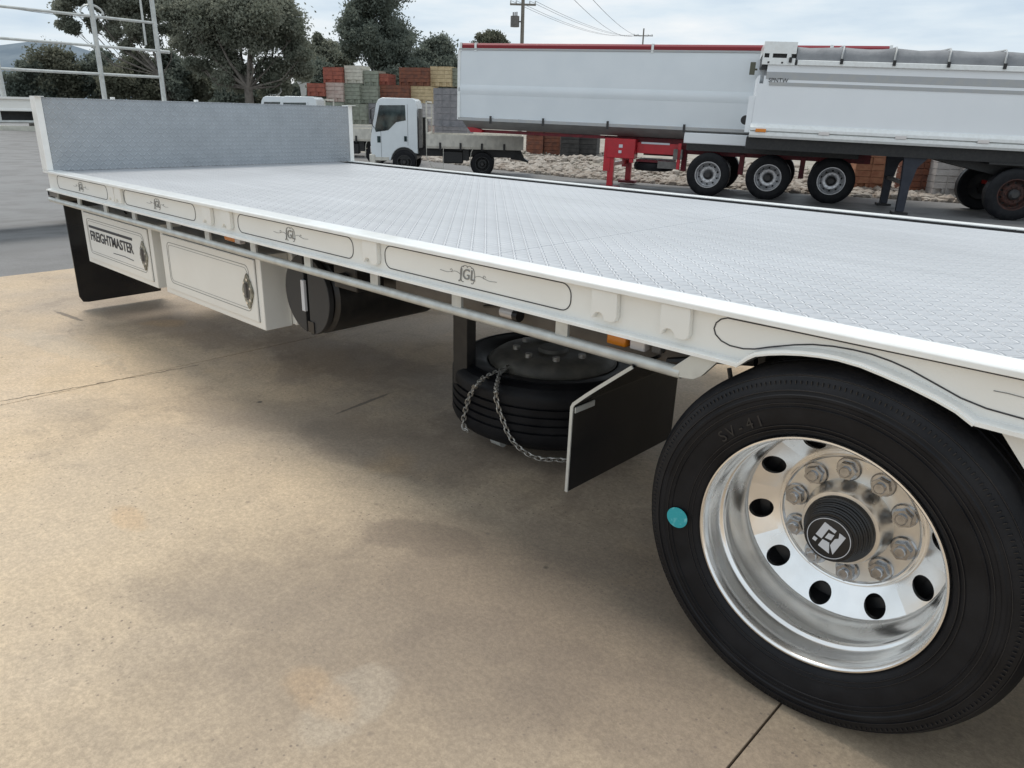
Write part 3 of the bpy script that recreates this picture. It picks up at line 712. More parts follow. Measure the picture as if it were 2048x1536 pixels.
# the flattened contact patch is tiny: sink by a few millimetres only
w1.location.z = .4525
RW = .4525
for c in w1.children:
    if c.name.startswith('tyre'):
        for v in c.data.vertices:
            if v.co.z < -RW+.0005:
                k_ = -RW+.0005-v.co.z; v.co.z = -RW+.0005
                v.co.y += (-1 if v.co.y < .12 else 1)*k_*.45
tm = tyre_mb(n=64)
inn = tm.mesh('inner_tyre', 28); inn.materials.append(RUBBER)
o = link('inner_tyre', inn, T); o.location = (0, .315, .4665)
m = MB(); m.cyl((0, .3, .4635), (0, 2.1, .4635), .065, n=20); m.build('axle', DARKG, T)
# teal sticker and raised sidewall lettering
a = math.atan2(ony(1356, 1034, -.021).z-.4525, ony(1356, 1034, -.021).x); r = (ony(1356, 1034, -.021)-Vector((0, -.021, .4525))).length
m = MB(); m.prism([(.031*math.cos(rad(q)), .028*math.sin(rad(q))) for q in range(0, 360, 15)], -.0012, .0, 'y')
o = m.build('sticker', TEAL, w1); o.location = (r*math.cos(a), -.0252, r*math.sin(a))
o.rotation_euler = (rad(-6), 0, 0)
def arc_text(txt, a_mid, r, size, yy, step):
    n = len(txt)
    for i, ch in enumerate(txt):
        if ch == ' ': continue
        a = rad(a_mid)-(i-(n-1)/2)*step/r
        me = text_mesh(ch, size, .0009); me.materials.append(RUBTXT)
        o = link('sidewall_letter', me, w1); o.location = (r*math.cos(a), yy, r*math.sin(a))
        o.rotation_euler = (rad(90), -(a-math.pi/2), 0)
arc_text('SV-41', 128, .347, .040, -.0185, .028)
MB().lathe([(.3725, -.0212), (.3735, -.0236), (.3755, -.0238), (.3765, -.0216)], (0, 0, 0), 96).build('sidewall_rib', RUBBER, w1)
rg = MB()
for k in range(220):
    a = 2*math.pi*k/220; Mr = Matrix.Rotation(-a, 4, 'Y'); rg.box(.4285, -.0168, -.0009, .4365, -.0080, .0009, Mr)
tag(rg.build('sidewall_ridges', RUBTXT, w1), kind='stuff')
for rr, yq in ((.318, -.0105), (.329, -.0135), (.385, -.0225), (.415, -.0215), (.447, -.004)):
    MB().lathe([(rr-.0012, yq+.002), (rr-.0006, yq-.0012), (rr+.0006, yq-.0012), (rr+.0012, yq+.002)], (0, 0, 0), 120).build('sidewall_rib', RUBTXT, w1)
w2 = copy_tree(w1, T); w2.location = (1.08, 0, w1.location.z)

# ------------------------------------------------------------------ spare wheel on its carrier
sx, sy, sz = -1.60, .93, .36
spw = empty('spare_wheel', (sx, sy, sz-.24)); tag(spw, 'spare wheel with black rim lying flat under the tray beside the mudguard', 'wheel')
Tz = Matrix.Rotation(rad(-90), 4, 'X')
t2 = MB(); t2.v = [(x, z, .24-y) for x, y, z in tyre_mb(n=80).v]; t2.f = [tuple(reversed(f)) for f in tm.f] if 0 else tyre_mb(n=80).f
t2.build('tyre', RUBBER, spw, angle=28)
MB().lathe([(.296, .232), (.3, .244), (.292, .247), (.290, .246), (.284, .250), (.276, .262), (.255, .276), (.22, .284), (.17, .288), (.13, .290), (.115, .284), (.07, .284), (.065, .300), (.0, .300)], (0, 0, 0), 64, ax='z').build('rim', mat('dusty_black_rim', (.15, .14, .125), .6, nscale=14, ncol=(.24, .225, .19), namt=.8), spw, angle=40)
for k in range(8):
    a = 2*math.pi*k/8; m = MB(); m.cyl((.17*math.cos(a), .17*math.sin(a), .28), (.17*math.cos(a), .17*math.sin(a), .305), .017, n=8); m.build('wheel_nut', CHAINM, spw)
m = MB(); m.cyl((-.02, -.36, -.055), (.04, -.36, -.055), .028, n=12, caps=True); m.build('carrier_plate', GALV, spw)
m = MB(); m.box(-.06, -.42, -.03, .12, -.2, -.012); m.build('carrier_arm', BLACK, spw)

# chains draped over the tyre
def link_mesh():
    L_, w_, r_ = .0150, .0092, .0033
    P = [(w_*math.sin(t)*1.0, 0, (L_-w_)*(1 if math.cos(t) > 0 else -1)+w_*math.cos(t)) for t in [2*math.pi*(k+.5)/12 for k in range(12)]]
    mm = MB().tube(P, r_, 6, True).mesh('chain_link'); mm.materials.append(CHAINM); return mm
LM = link_mesh()
def chain(pts, label):
    # pts: world points
    root = empty('chain', pts[-1]); tag(root, label, 'chain', 'chains on the spare wheel')
    Pp = [Vector(p) for p in pts]; dd = [0]
    for a, b in zip(Pp, Pp[1:]): dd.append(dd[-1]+(b-a).length)
    s = 0; k = 0; pitch = .0232
    while s < dd[-1]:
        i = max(j for j in range(len(dd)) if dd[j] <= s); i = min(i, len(Pp)-2)
        t = (s-dd[i])/(dd[i+1]-dd[i]); p = Pp[i].lerp(Pp[i+1], t); d = (Pp[i+1]-Pp[i]).normalized()
        o = link('chain_link', LM, root); q = d.to_track_quat('Z', 'X')
        o.rotation_mode = 'QUATERNION'; o.rotation_quaternion = q @ Matrix.Rotation((math.pi/2)*(k % 2)+.5, 3, 'Z').to_quaternion()
        o.location = p-Vector(pts[-1]); s += pitch; k += 1
def on_tyre(px, py, extra=.016):
    # where the view ray meets the standing side of the spare tyre (radius .467 about its axis) or its top face
    d = ray(px, py); ox, oy = CAM[0]-sx, CAM[1]-sy; R_ = .467+extra
    A_ = d[0]**2+d[1]**2; B_ = 2*(ox*d[0]+oy*d[1]); C_ = ox*ox+oy*oy-R_*R_; D_ = B_*B_-4*A_*C_
    if D_ > 0:
        t = (-B_-math.sqrt(D_))/(2*A_); P = CAM+d*t
        if P[2] <= sz-.02: return Vector(P)
    return onz(px, py, sz+.020)
def dense(pix, n=5):
    o = []
    for (a, b), (c, d) in zip(pix, pix[1:]):
        for k in range(n): o.append((a+(c-a)*k/n, b+(d-b)*k/n))
    return o+[pix[-1]]
c1 = [(1015, 735), (990, 746), (966, 757), (948, 775), (937, 797), (931, 820), (926, 845), (930, 860), (938, 862)]
c2 = [(1015, 735), (998, 750), (992, 775), (992, 795), (998, 820), (1006, 840), (1016, 868), (1030, 888)]
tail = [(1045, 901), (1062, 912), (1085, 919), (1110, 919), (1132, 921)]
P1 = [on_tyre(*q) for q in dense(c1)]; P2 = [on_tyre(*q) for q in dense(c2)]
e_ = P2[-1]; dl = (e_-Vector(CAM)).dot(Vector(AF))
P2 += [dep(a, b, dl) for a, b in tail]
chain(P1, 'short zinc chain hanging over the left side of the spare tyre')
chain(P2, 'longer zinc chain hanging down the spare tyre and running behind the mudguard flap')

# ------------------------------------------------------------------ PARKED TIPPERS
def small_wheel(R=.54, Wd=.28):
    # outer face at y=0, extends to +y
    ty = MB().lathe([(R*.58, .02), (R*.60, 0), (R*.78, -.012), (R*.93, 0), (R, .03), (R, Wd-.03), (R*.93, Wd), (R*.6, Wd)], (0, 0, 0), 40).mesh('tyre'); ty.materials.append(RUBBER)
    rm = MB().lathe([(R*.58, .015), (R*.60, -.004), (R*.565, -.004), (R*.55, .05), (R*.53, .12), (R*.50, .13)], (0, 0, 0), 40)
    disc_with_holes(rm, R*.38, R*.50, R*.44, R*.048, 10, lambda r: .13-.05*smooth((R*.5-r)/(R*.12)), .3, 12)
    rm.lathe([(R*.38, .08), (R*.36, .07), (R*.22, .07), (R*.205, .075)], (0, 0, 0), 40)
    for k in range(10):
        a = .6283*k; rm.cyl((R*.29*math.cos(a), .07, R*.29*math.sin(a)), (R*.29*math.cos(a), .04, R*.29*math.sin(a)), R*.03, n=8)
    rme = rm.mesh('rim'); rme.materials.append(RIMG)
    hb = MB().lathe([(R*.205, .1), (R*.2, .0), (R*.17, -.02), (R*.12, -.05), (0, -.05)], (0, 0, 0), 24).lathe([(R*.2, .15), (R*.56, .16)], (0, 0, 0), 24).mesh('hub'); hb.materials.append(DARKG)
    return ty, rme, hb
BW = small_wheel()
def put_wheel(parent, u, v, R=.54, meshes=None, flip=False):
    w = empty('wheel', (u, v, R-.01), math.pi if flip else 0, parent)
    for nm, me in zip(('tyre', 'rim', 'hub'), meshes or BW): link(nm, me, w)
    return w

# tipper with red rails: local x along the side, y away from the camera, z up from the yard
t1 = empty('tipper_trailer', (-9.38, 16.24, G), rad(21.3))
tag(t1, 'long pale tipper trailer with red top rails and red landing legs', 'trailer')
t1.rotation_euler = (0, rad(.75), rad(21.3))
U0, U1 = -7.08, 3.75
def bx(name, mt, par, *a, bevel=0): 
    m = MB(); m.box(*a); return m.build(name, mt, par, bevel)
bx('side_panel', BODY, t1, U0, 0, 2.52, U1, .03, 3.39)
m = MB(); m.prism([(-.02, 2.34), (-.02, 2.44), (0, 2.5195), (.03, 2.5195), (.03, 2.26), (0, 2.26)], U0, U1, 'x'); m.build('pressed_band', BODY, t1)
m = MB(); m.prism([(0, 2.2595), (.03, 2.2595), (.06, 1.66), (.03, 1.66)], U0, U1, 'x'); m.build('side_panel', BODY, t1)
m = MB(); m.prism([(-.03, 1.58), (-.03, 1.655), (.06, 1.655), (.06, 1.58)], U0, U1, 'x'); m.build('side_rail', BANDG, t1)
m = MB(); m.prism([(0, 1.578), (.35, 1.36), (.40, 1.36), (.12, 1.578)], U0+.12, -.72, 'x'); m.build('chamfer_panel', GREYP, t1)
m = MB(); m.prism([(0, 1.578), (.35, 1.36), (.40, 1.36), (.12, 1.578)], -.72, U1, 'x'); m.build('chamfer_panel', GREYP, t1)
bx('floor_panel', GREYP, t1, U0+.15, .4, 1.36, U1, 2.1, 1.42)
bx('front_panel', BODY, t1, U0-.001, .035, 1.66, U0+.05, 2.47, 3.39)
bx('rear_panel', BODY, t1, U1-.05, .035, 1.66, U1, 2.47, 3.39)
bx('side_panel', BODY, t1, U0, 2.47, 1.66, U1, 2.5, 3.39)
bx('top_rail', BANDG, t1, U0, -.02, 3.392, U1, .05, 3.44, bevel=.006)
bx('roof_tarp', TARP, t1, U0+.1, .05, 3.395, U1-.02, 2.45, 3.42)
RAILR = mat('deep_red_rail', (.25, .012, .022), .35, coat=.3)
tr = [U0+.06, U0+.50, -1.72, 2.45, U1-.05]
for a, b in zip(tr, tr[1:]):
    m = MB(); m.prism([(.0, 3.442), (-.01, 3.52), (.03, 3.57), (.10, 3.57), (.12, 3.442)], a+.035, b-.035, 'x'); m.build('red_top_rail', RAILR, t1, bevel=.006)
for a in tr: bx('rail_stanchion', LIPW, t1, a-.03, -.02, 3.37, a+.03, .10, 3.58)
for u in (-6.1, -4.55, -2.75, -.75):
    m = MB(); m.prism([(-.05, 1.52), (-.05, 1.72), (-.035, 1.72), (-.035, 1.52)], u, u+.06, 'x'); m.build('tarp_hook', DARKG, t1)
bx('front_post', LIPW, t1, U0-.03, -.02, 1.60, U0+.05, .04, 3.39)
bx('skid_rail', DRED, t1, U0+.25, .45, 1.26, -2.9, .60, 1.34)
m = MB(); m.prism([(U0+.05, 1.50), (U0+.25, 1.26), (U0+.6, 1.26), (U0+.6, 1.34), (U0+.3, 1.40), (U0+.2, 1.52)], .30, .44, 'y'); m.build('front_nose', RED, t1)
bx('chassis_beam', DRED, t1, -2.9, .55, .98, U1, .70, 1.34); bx('chassis_beam', DRED, t1, -2.9, 1.8, .98, U1, 1.95, 1.34)
bx('mudguard', BODY2, t1, -.70, -.03, 1.27, U1-.3, .55, 1.53, bevel=.02)
bx('mudguard_skirt', BLACK, t1, -.62, .02, 1.10, U1-.3, .06, 1.268)
bx('tool_locker', RED, t1, -2.72, .10, .80, -1.97, .50, 1.30, bevel=.012)
bx('locker_label', LOGO, t1, -2.40, .088, 1.07, -2.30, .0985, 1.15); bx('locker_label', LOGO, t1, -2.40, .088, .93, -2.32, .0985, 1.0)
for v in (.12, 2.2):
    bx('landing_leg', RED, t1, -2.80, v, .45, -2.62, v+.16, 1.30); bx('landing_leg', RED, t1, -2.68, v+.02, .08, -2.52, v+.14, 1.2); bx('leg_foot', DRED, t1, -2.86, v-.05, .0, -2.36, v+.25, .075, bevel=.01)
bx('leg_brace', RED, t1, -2.75, .3, .55, -2.66, 2.2, .65)
bx('leg_brace', RED, t1, -2.1, .12, .70, -2.0, .2, 1.0)
bx('sub_frame', RED, t1, -1.96, .30, .95, -.85, .38, 1.22); bx('sub_frame', DRED, t1, -1.9, .9, .88, -.8, 1.0, 1.2)
bx('frame_strap', RED, t1, -.84, .10, .60, -.76, .16, 1.25)
bx('registration_strip', LOGO, t1, -1.85, .287, 1.19, -1.1, .299, 1.235)
bx('brake_box', CHGREY, t1, -.95, .10, .85, -.72, .3, 1.1); bx('hanger', CHGREY, t1, -1.35, .2, .60, -.80, .26, .78)
for u in (0, 1.47, 2.94):
    put_wheel(t1, u, 0).location.z += u*.013; bx('axle_beam', DRED, t1, u-.08, .3, .42, u+.08, 2.2, .62)
    put_wheel(t1, u, 2.5, flip=True).location.z += u*.013
    bx('spring_hanger', DRED, t1, u-.78, .45, .55, u-.66, .6, 1.05)
m = MB(); m.lathe([(.30, -.08), (.42, -.11), (.52, -.09), (.54, 0), (.52, .09), (.42, .11), (.30, .08)], (-1.60, .95, .60), 32, ax='z'); m.lathe([(0, 0), (.30, .02)], (-1.60, .95, .60), 24, ax='z')
m.build('spare_tyre', RUBBER, t1)
bx('spare_rack', DRED, t1, -2.0, .5, .72, -1.1, 1.5, .78)

# white covered tipper in front of it, on landing legs
A42 = rad(28)
t2_ = empty('covered_tipper_trailer', (-4.67, 16.30, G), A42)
t2_.rotation_euler = (0, rad(1.2), A42)
tag(t2_, 'white tipper trailer with rolled grey tarp cover and black chassis, on landing legs', 'trailer')
V0, V1 = -3.36, 7.0
bx('side_panel', BODY2, t2_, V0, 0, 1.74, V1, .03, 2.56)
bx('grey_stripe', BANDG, t2_, V0+.24, -.014, 2.53, V1, 0-.001, 2.595)
bx('side_panel', BODY2, t2_, V0+.12, .002, 2.5605, V1, .032, 2.72)
bx('grey_band', BANDG, t2_, V0+.16, -.006, 2.655, V1, .0, 2.80, bevel=.003)
bx('side_panel', BODY2, t2_, V0+.16, .002, 2.7205, V1, .032, 2.94)
bx('coaming', LIPW, t2_, V0+.75, -.06, 2.941, V1, .06, 3.045, bevel=.012)
m = MB(); m.prism([(-.10, 1.60), (-.10, 1.66), (-.02, 1.74), (.03, 1.74), (.03, 1.60)], V0-.02, V1, 'x'); m.build('bottom_rail', LIPW, t2_)
m = MB(); m.prism([(-.06, 1.45), (-.10, 1.50), (-.10, 1.56), (-.04, 1.598), (.05, 1.598), (.05, 1.45)], V0-.02, V1, 'x'); m.build('bottom_rail', LIPW, t2_)
for u in (V0+.10, -1.95, -.42, 1.15, 2.7):
    bx('side_marker', AMBER if u < -3 else CLEAR, t2_, u, -.118, 1.565, u+.22, -.101, 1.635, bevel=.006)
bx('chassis_beam', BLACK, t2_, V0-.06, .12, 1.20, V1, .34, 1.448); bx('chassis_beam', BLACK, t2_, V0-.06, 2.1, 1.20, V1, 2.3, 1.448)
bx('under_tray', BLACK, t2_, V0, .34, 1.36, V1, 2.1, 1.44)
bx('front_panel', BODY2, t2_, V0, .032, 1.66, V0+.04, 2.47, 2.72); bx('side_panel', BODY2, t2_, V0, 2.47, 1.66, V1, 2.5, 2.94)
bx('rear_panel', BODY2, t2_, V1-.04, .032, 1.66, V1, 2.47, 2.94)
me = text_mesh('SPNTW', .12, .001); me.materials.append(DARKG)
o = link('lettering', me, t2_); o.rotation_euler = (rad(90), 0, 0); o.location = (V0+.42, -.020, 2.63)
# front cap with three openings
m = MB()
m.box(V0+.03, -.04, 3.16, V0+.70, 2.5, 3.39); m.box(V0+.03, -.04, 2.941, V0+.70, .04, 3.075)
for a, b in ((V0+.03, V0+.06), (V0+.16, V0+.23), (V0+.52, V0+.60)): m.box(a, -.04, 3.0755, b, .04, 3.1595)
m.box(V0+.03, 2.40, 2.94, V0+.7, 2.5, 3.159)
m.build('front_cap', LIPW, t2_)
bx('cap_opening', BLACK, t2_, V0+.05, .06, 2.95, V0+.69, 2.38, 3.155)
for i in range(3): bx('cap_bolt', DARKG, t2_, V0+.14+.28*i, -.046, 2.965, V0+.18+.28*i, -.0405, 3.0)
m = MB(); random.seed(4)
secs = 40; prf = [(-.02, 3.05), (.0, 3.17), (.05, 3.27), (.16, 3.33), (.6, 3.36), (1.2, 3.37), (1.8, 3.36), (2.3, 3.33), (2.45, 3.2), (2.5, 3.05)]
for i in range(secs+1):
    u = V0+.72+(V1-V0-.75)*i/secs; ph = (u-(-2.75)) % 1.02; sag = .03*math.sin(math.pi*ph/1.02)
    for k, (v, z) in enumerate(prf): m.v.append((u, v-(sag*.6 if k < 4 else 0)*-1, z-sag*(1 if 1 < k < 8 else .3)+random.uniform(-.008, .008)))
n_ = len(prf)
for i in range(secs):
    for k in range(n_-1): m.f.append((i*n_+k, (i+1)*n_+k, (i+1)*n_+k+1, i*n_+k+1))
m.build('tarp_cover', TARP, t2_, angle=60)
for k in range(10):
    u = -2.76+1.02*k
    m = MB(); m.tube([(u, -.03, 3.05), (u, -.01, 3.18), (u+.02, .05, 3.29), (u+.03, .2, 3.355), (u+.03, 1.2, 3.38), (u, 2.4, 3.3)], .018, 6); m.build('tarp_bow', BANDG, t2_)
    bx('tarp_clip', BLACK, t2_, u-.03, -.085, 2.985, u+.03, -.061, 3.09)
m = MB(); m.cyl((V0-.10, .1, 2.84), (V0-.04, .1, 2.84), .02); m.box(V0-.20, .02, 2.73, V0-.09, .14, 2.98); m.build('tarp_winch', mat('olive_bracket', (.10, .10, .07), .6), t2_)
m = MB(); m.cyl((V0-.14, .05, 1.80), (V0-.14, .25, 1.80), .10, n=16); m.build('pivot_drum', BLACK, t2_)
bx('pivot_bracket', BODY2, t2_, V0-.13, .02, 1.55, V0-.005, .12, 2.3)
for v in (.18, 2.05):
    m = MB(); m.prism([(-.10, 1.22), (.38, 1.22), (.20, 1.0), (.13, .6), (.12, .06), (-.04, .06), (-.05, .6), (-.08, 1.0)], v, v+.14, 'y'); m.build('landing_leg', mat('navy_leg', (.014, .018, .03), .5, nscale=8, ncol=(.03, .035, .05), namt=.6), t2_)
    bx('leg_foot', BLACK, t2_, -.12, v-.06, .0, .20, v+.20, .055)
bx('leg_brace', CHGREY, t2_, -.02, .34, .62, .06, 2.05, .70)
m = MB(); m.prism([(.45, 1.22), (1.2, 1.05), (2.6, .78), (2.6, 1.22)], .5, .7, 'y'); m.prism([(.45, 1.22), (1.2, 1.05), (2.6, .78), (2.6, 1.22)], 1.8, 2.0, 'y'); m.build('gooseneck', BLACK, t2_)
RIMG_ = RIMG; RIMG = mat('rusty_dark_rim', (.035, .018, .015), .75, nscale=12, ncol=(.09, .03, .02), namt=.8)
BW2 = small_wheel(); RIMG = RIMG_
for u in (2.13, 3.53, 4.93):
    put_wheel(t2_, u, .05, meshes=BW2).location.z += .05; put_wheel(t2_, u, 2.45, meshes=BW2, flip=True).location.z += .05; bx('axle_beam', BLACK, t2_, u-.08, .35, .42, u+.08, 2.2, .62)
bx('mudguard', BLACK, t2_, 1.50, 0, 1.16, 6.2, .6, 1.199)
bx('tail_light', mat('red_lens', (.35, .02, .015), .3), t2_, 2.02, .36, .66, 2.10, 2.0, .74)

# ------------------------------------------------------------------ SMALL TRUCKS
RIMG_ = RIMG; RIMG = mat('dull_dark_rim', (.05, .05, .05), .6)
TW = small_wheel(.37, .2); RIMG = RIMG_
KX = .63
def cab(par, u0=0., tag_=True):
    side = [(-1.60, .42), (-1.63, .95), (-1.56, 1.22), (-1.28, 2.08), (-1.16, 2.20), (-1.0, 2.245), (.48, 2.245), (.60, 2.19), (.66, 2.02), (.68, .86), (.44, .86), (.38, .62), (.22, .50), (.10, .80), (-.02, .86)]
    arch_ = [(.66*math.cos(rad(a)), .37+.44*math.sin(rad(a))) for a in range(38, 181, 16)]
    poly = [(-1.60, .40), (-1.64, .95), (-1.57, 1.22), (-1.30, 2.06), (-1.18, 2.19), (-1.0, 2.24), (.48, 2.24), (.60, 2.18), (.66, 2.02), (.68, .62)]+[p for p in arch_ if p[1] > .42 and p[0] < .6]+[(-.67, .40)]
    b = MB(); b.prism(poly, .0, 1.70, 'y'); bo = b.build('cab', TWHITE, par, bevel=.02)
    w = MB(); w.prism([(-1.40, 1.33), (-1.14, 2.02), (-.02+.12, 2.04), (.12, 1.60), (-.35, 1.54), (-.75, 1.30), (-1.36, 1.24)], -.006, .008, 'y'); w.build('side_window', GLASS, par)
    w = MB(); w.prism([(-1.45, 1.30), (-1.19, 2.0), (-1.23, 2.03), (-1.50, 1.32)], .10, 1.60, 'y'); w.prism([(-1.62, 1.22), (-1.34, 2.06), (-1.30, 2.06), (-1.56, 1.22)], .12, 1.58, 'y'); w.build('windscreen', GLASS, par)
    bx('quarter_panel_vent', GLASS, par, -1.30, -.008, .93, -1.14, .004, 1.12); bx('door_handle', GLASS, par, .02, -.02, .98, .16, -.001, 1.14, bevel=.01)
    g = MB()
    for x0, z0, x1, z1 in ((-1.12, .50, -1.12, 2.0), (.20, .86, .20, 2.06)): g.box(x0, -.004, z0, x0+.012, .0, z1)
    g.build('door_gap', DARKG, par)
    bx('bumper', TRAYW, par, -1.72, -.02, .30, -1.42, 1.72, .58, bevel=.03); bx('headlight', CLEAR, par, -1.67, .06, .62, -1.58, .42, .82, bevel=.02)
    m = MB(); m.lathe([(.40, -.03), (.48, -.03), (.50, .0), (.50, .3), (.44, .3), (.40, .0)], (0, 0, .37), 32); 
    bx('wheel_arch_liner', BLACK, par, -.64, .03, .45, .62, 1.67, .80)
    m = MB(); m.tube([(-1.38, -.02, 1.95), (-1.52, -.16, 1.90), (-1.52, -.16, 1.50), (-1.42, -.02, 1.35)], .014, 6); m.build('mirror_arm', BLACK, par)
    bx('mirror', BLACK, par, -1.56, -.24, 1.62, -1.50, -.08, 1.90, bevel=.01)
    bx('sill_step', TRAYW, par, -1.45, -.012, .40, -.75, .10, .50)
    return bo
def small_truck(name, loc_, rz, label, tray=True, L2=5.9):
    r = empty(name, loc_, rz); tag(r, label, 'truck', 'small white cab trucks'); cab(r)
    for u in (0, 2.44):
        put_wheel(r, u, .0, .37, TW); put_wheel(r, u, 1.7, .37, TW, flip=True)
    bx('exhaust_stack', CHGREY, r, .72, .08, .80, .88, .45, 1.95); bx('intake', BLACK, r, .72, .5, .6, 1.0, 1.5, 1.7)
    bx('chassis', BLACK, r, .5, .35, .55, L2-.4, .45, .78); bx('chassis', BLACK, r, .5, 1.25, .55, L2-.4, 1.35, .78)
    bx('fuel_tank', BLACK, r, 1.9, .05, .36, 2.9, .5, .72, bevel=.03); bx('under_box', BLACK, r, 2.9, .1, .45, 3.2, .5, .78)
    m = MB()
    for v in (-.05, 1.72):
        m.box(1.10, v, .80, 1.17, v+.05, 2.18)
    m.box(1.10, -.05, 2.13, 1.17, 1.77, 2.18); m.box(1.11, 0, 1.2, 1.15, 1.72, 1.26); m.box(1.11, 0, 1.66, 1.15, 1.72, 1.70); m.build('headboard_frame', TRAYW, r)
    for v in (-.08, 1.74): bx('tray_side', TRAYW, r, 1.12, v, .86, L2, v+.035, 1.22)
    bx('tray_floor', TRAYW, r, 1.12, -.04, .80, L2, 1.74, .858); bx('tailgate', TRAYW, r, L2-.03, -.04, .87, L2, 1.74, 1.22)
    for u in (1.75, 2.75, 3.8, 4.9): bx('side_latch', BLACK, r, u, -.10, .76, u+.10, -.081, .98)
    m = MB(); m.tube([(1.12, -.05, .8), (1.12, -.05, .55), (1.4, -.05, .22), (1.95, -.05, .22), (1.95, -.05, .8)], .018, 6); m.build('side_step', TRAYW, r)
    m = MB(); m.tube([(3.25, -.03, .25), (3.32, -.03, .70), (3.4, -.03, .80)], .02, 6); m.build('guard_tube', TRAYW, r)
    m = MB(); m.prism([(L2-.7, .78), (L2-.1, .78), (L2+.1, .52), (L2+.3, .45), (L2+.3, .40), (L2, .45), (L2-.6, .50)], .5, 1.2, 'y'); m.build('tow_bar', BLACK, r)
    for c in r.children:
        if not c.name.startswith('wheel') or c.name.startswith('wheel_arch'): c.scale = (KX, 1, 1)
    return r
p = dep(808, 300, 23.3)
small_truck('tray_truck', (p.x, p.y, G), rad(44), 'small white cab truck with dusty steel tray, parked side on by the rubble bank')
p = dep(612, 262, 26.5)
small_truck('tray_truck', (p.x, p.y, G+.02), rad(46), 'white cab truck mostly hidden behind the headboard, its roof showing near the headboard right end')
p = dep(565, 202, 30)
small_truck('tray_truck', (p.x, p.y, G+.05), rad(50), 'white cab truck furthest left, only its roof edge showing above the headboard')

# ------------------------------------------------------------------ RACK TRAILER beyond the headboard
ax_ = math.atan2(1.0, -.09)
rt_ = empty('rack_trailer', (-10.31, 1.41, G), ax_)
tag(rt_, 'white flat trailer with tall galvanised pipe rack, parked beyond the headboard at the left', 'trailer')
# local x along its length (away from us), y to its left
L0, L1 = -3.2, 3.6
bx('deck', DECK, rt_, L0, .10, 1.85, L1, 2.3, 1.905)
m = MB(); m.prism([(0, 1.90), (0, 1.925), (.09, 1.925), (.09, 1.87), (.02, 1.87), (.02, 1.80), (0, 1.78), (0, 1.765), (.03, 1.765), (.03, 1.90)], L0, L1, 'x'); m.build('side_rail', WHITE, rt_)
m = MB(); m.tube([(L0, .02, 1.645), (L1, .02, 1.645)], .018, 10); m.build('lower_rail', GALV, rt_)
for k in range(12): bx('rail_hanger', GALV, rt_, L0+.1+.45*k, .01, 1.66, L0+.15+.45*k, .022, 1.764)
bx('chassis_beam', BLACK, rt_, L0, .7, 1.64, L1, .8, 1.84); bx('chassis_beam', BLACK, rt_, L0, 1.6, 1.64, L1, 1.7, 1.84)
bx('inner_runner', BLACK, rt_, L0, .20, 1.66, L1, .24, 1.80)
for u in (1.55, 2.75): put_wheel(rt_, u, .15); put_wheel(rt_, u, 2.25, flip=True); bx('axle_beam', BLACK, rt_, u-.06, .3, .45, u+.06, 2.1, .60); bx('spring_hanger', BLACK, rt_, u-.4, .65, .6, u-.3, .85, 1.45)
PIPES = [(-1.05, .03), (-.27, .03), (.90, .03), (1.70, .03)]
for u, r_ in PIPES:
    m = MB(); m.cyl((u, .05, 1.90), (u, .05, 3.55), r_, n=12); m.build('rack_post', GALV, rt_)
for z in (2.23, 2.56, 2.90, 3.24):
    m = MB(); m.cyl((-3.1, .05, z), (1.70, .05, z), .017, n=10); m.build('rack_bar', GALV, rt_)
m = MB(); m.cyl((1.55, .06, 2.62), (1.55, .06, 3.55), .014, n=8); m.build('rack_brace', GALV, rt_)
m = MB(); m.tube([(.90+.14*math.cos(rad(a)), .05, 2.93+.10*math.sin(rad(a))) for a in range(0, 181, 20)], .012, 6); m.build('rack_hoop', GALV, rt_)
m = MB(); m.cyl((1.72, .05, 2.555), (1.86, .05, 2.555), .02, n=8); m.build('rack_stub', GALV, rt_)
for u in (.99, 2.16): bx('stake_knob', LIPW, rt_, u-.02, .0, 1.926, u+.02, .06, 1.955, bevel=.006)

# ------------------------------------------------------------------ PACKS OF BRICKS AND BLOCKS
def brickm(nm, a, b):
    m = mat(nm, a, .85, nscale=7, ncol=b, namt=.9, bump=.006, bscale=30); return m
BM = dict(red=brickm('red_brick', (.34, .105, .07), (.23, .075, .055)), brown=brickm('brown_brick', (.22, .085, .05), (.13, .06, .045)),
          cream=brickm('cream_brick', (.60, .57, .49), (.48, .45, .38)), yellow=brickm('yellow_brick', (.58, .46, .28), (.46, .36, .21)),
          sage=brickm('sage_block', (.28, .30, .24), (.20, .21, .17)), pink=brickm('pinkish_brick', (.52, .42, .37), (.42, .30, .26)),
          grey=brickm('grey_block', (.27, .26, .27), (.20, .20, .21)), pale=brickm('pale_grey_block', (.52, .50, .49), (.44, .42, .41)),
          orange=brickm('orange_brick', (.40, .19, .11), (.30, .12, .07)), dark=brickm('dark_block', (.055, .052, .05), (.03, .03, .03)))
LAYERS = {}
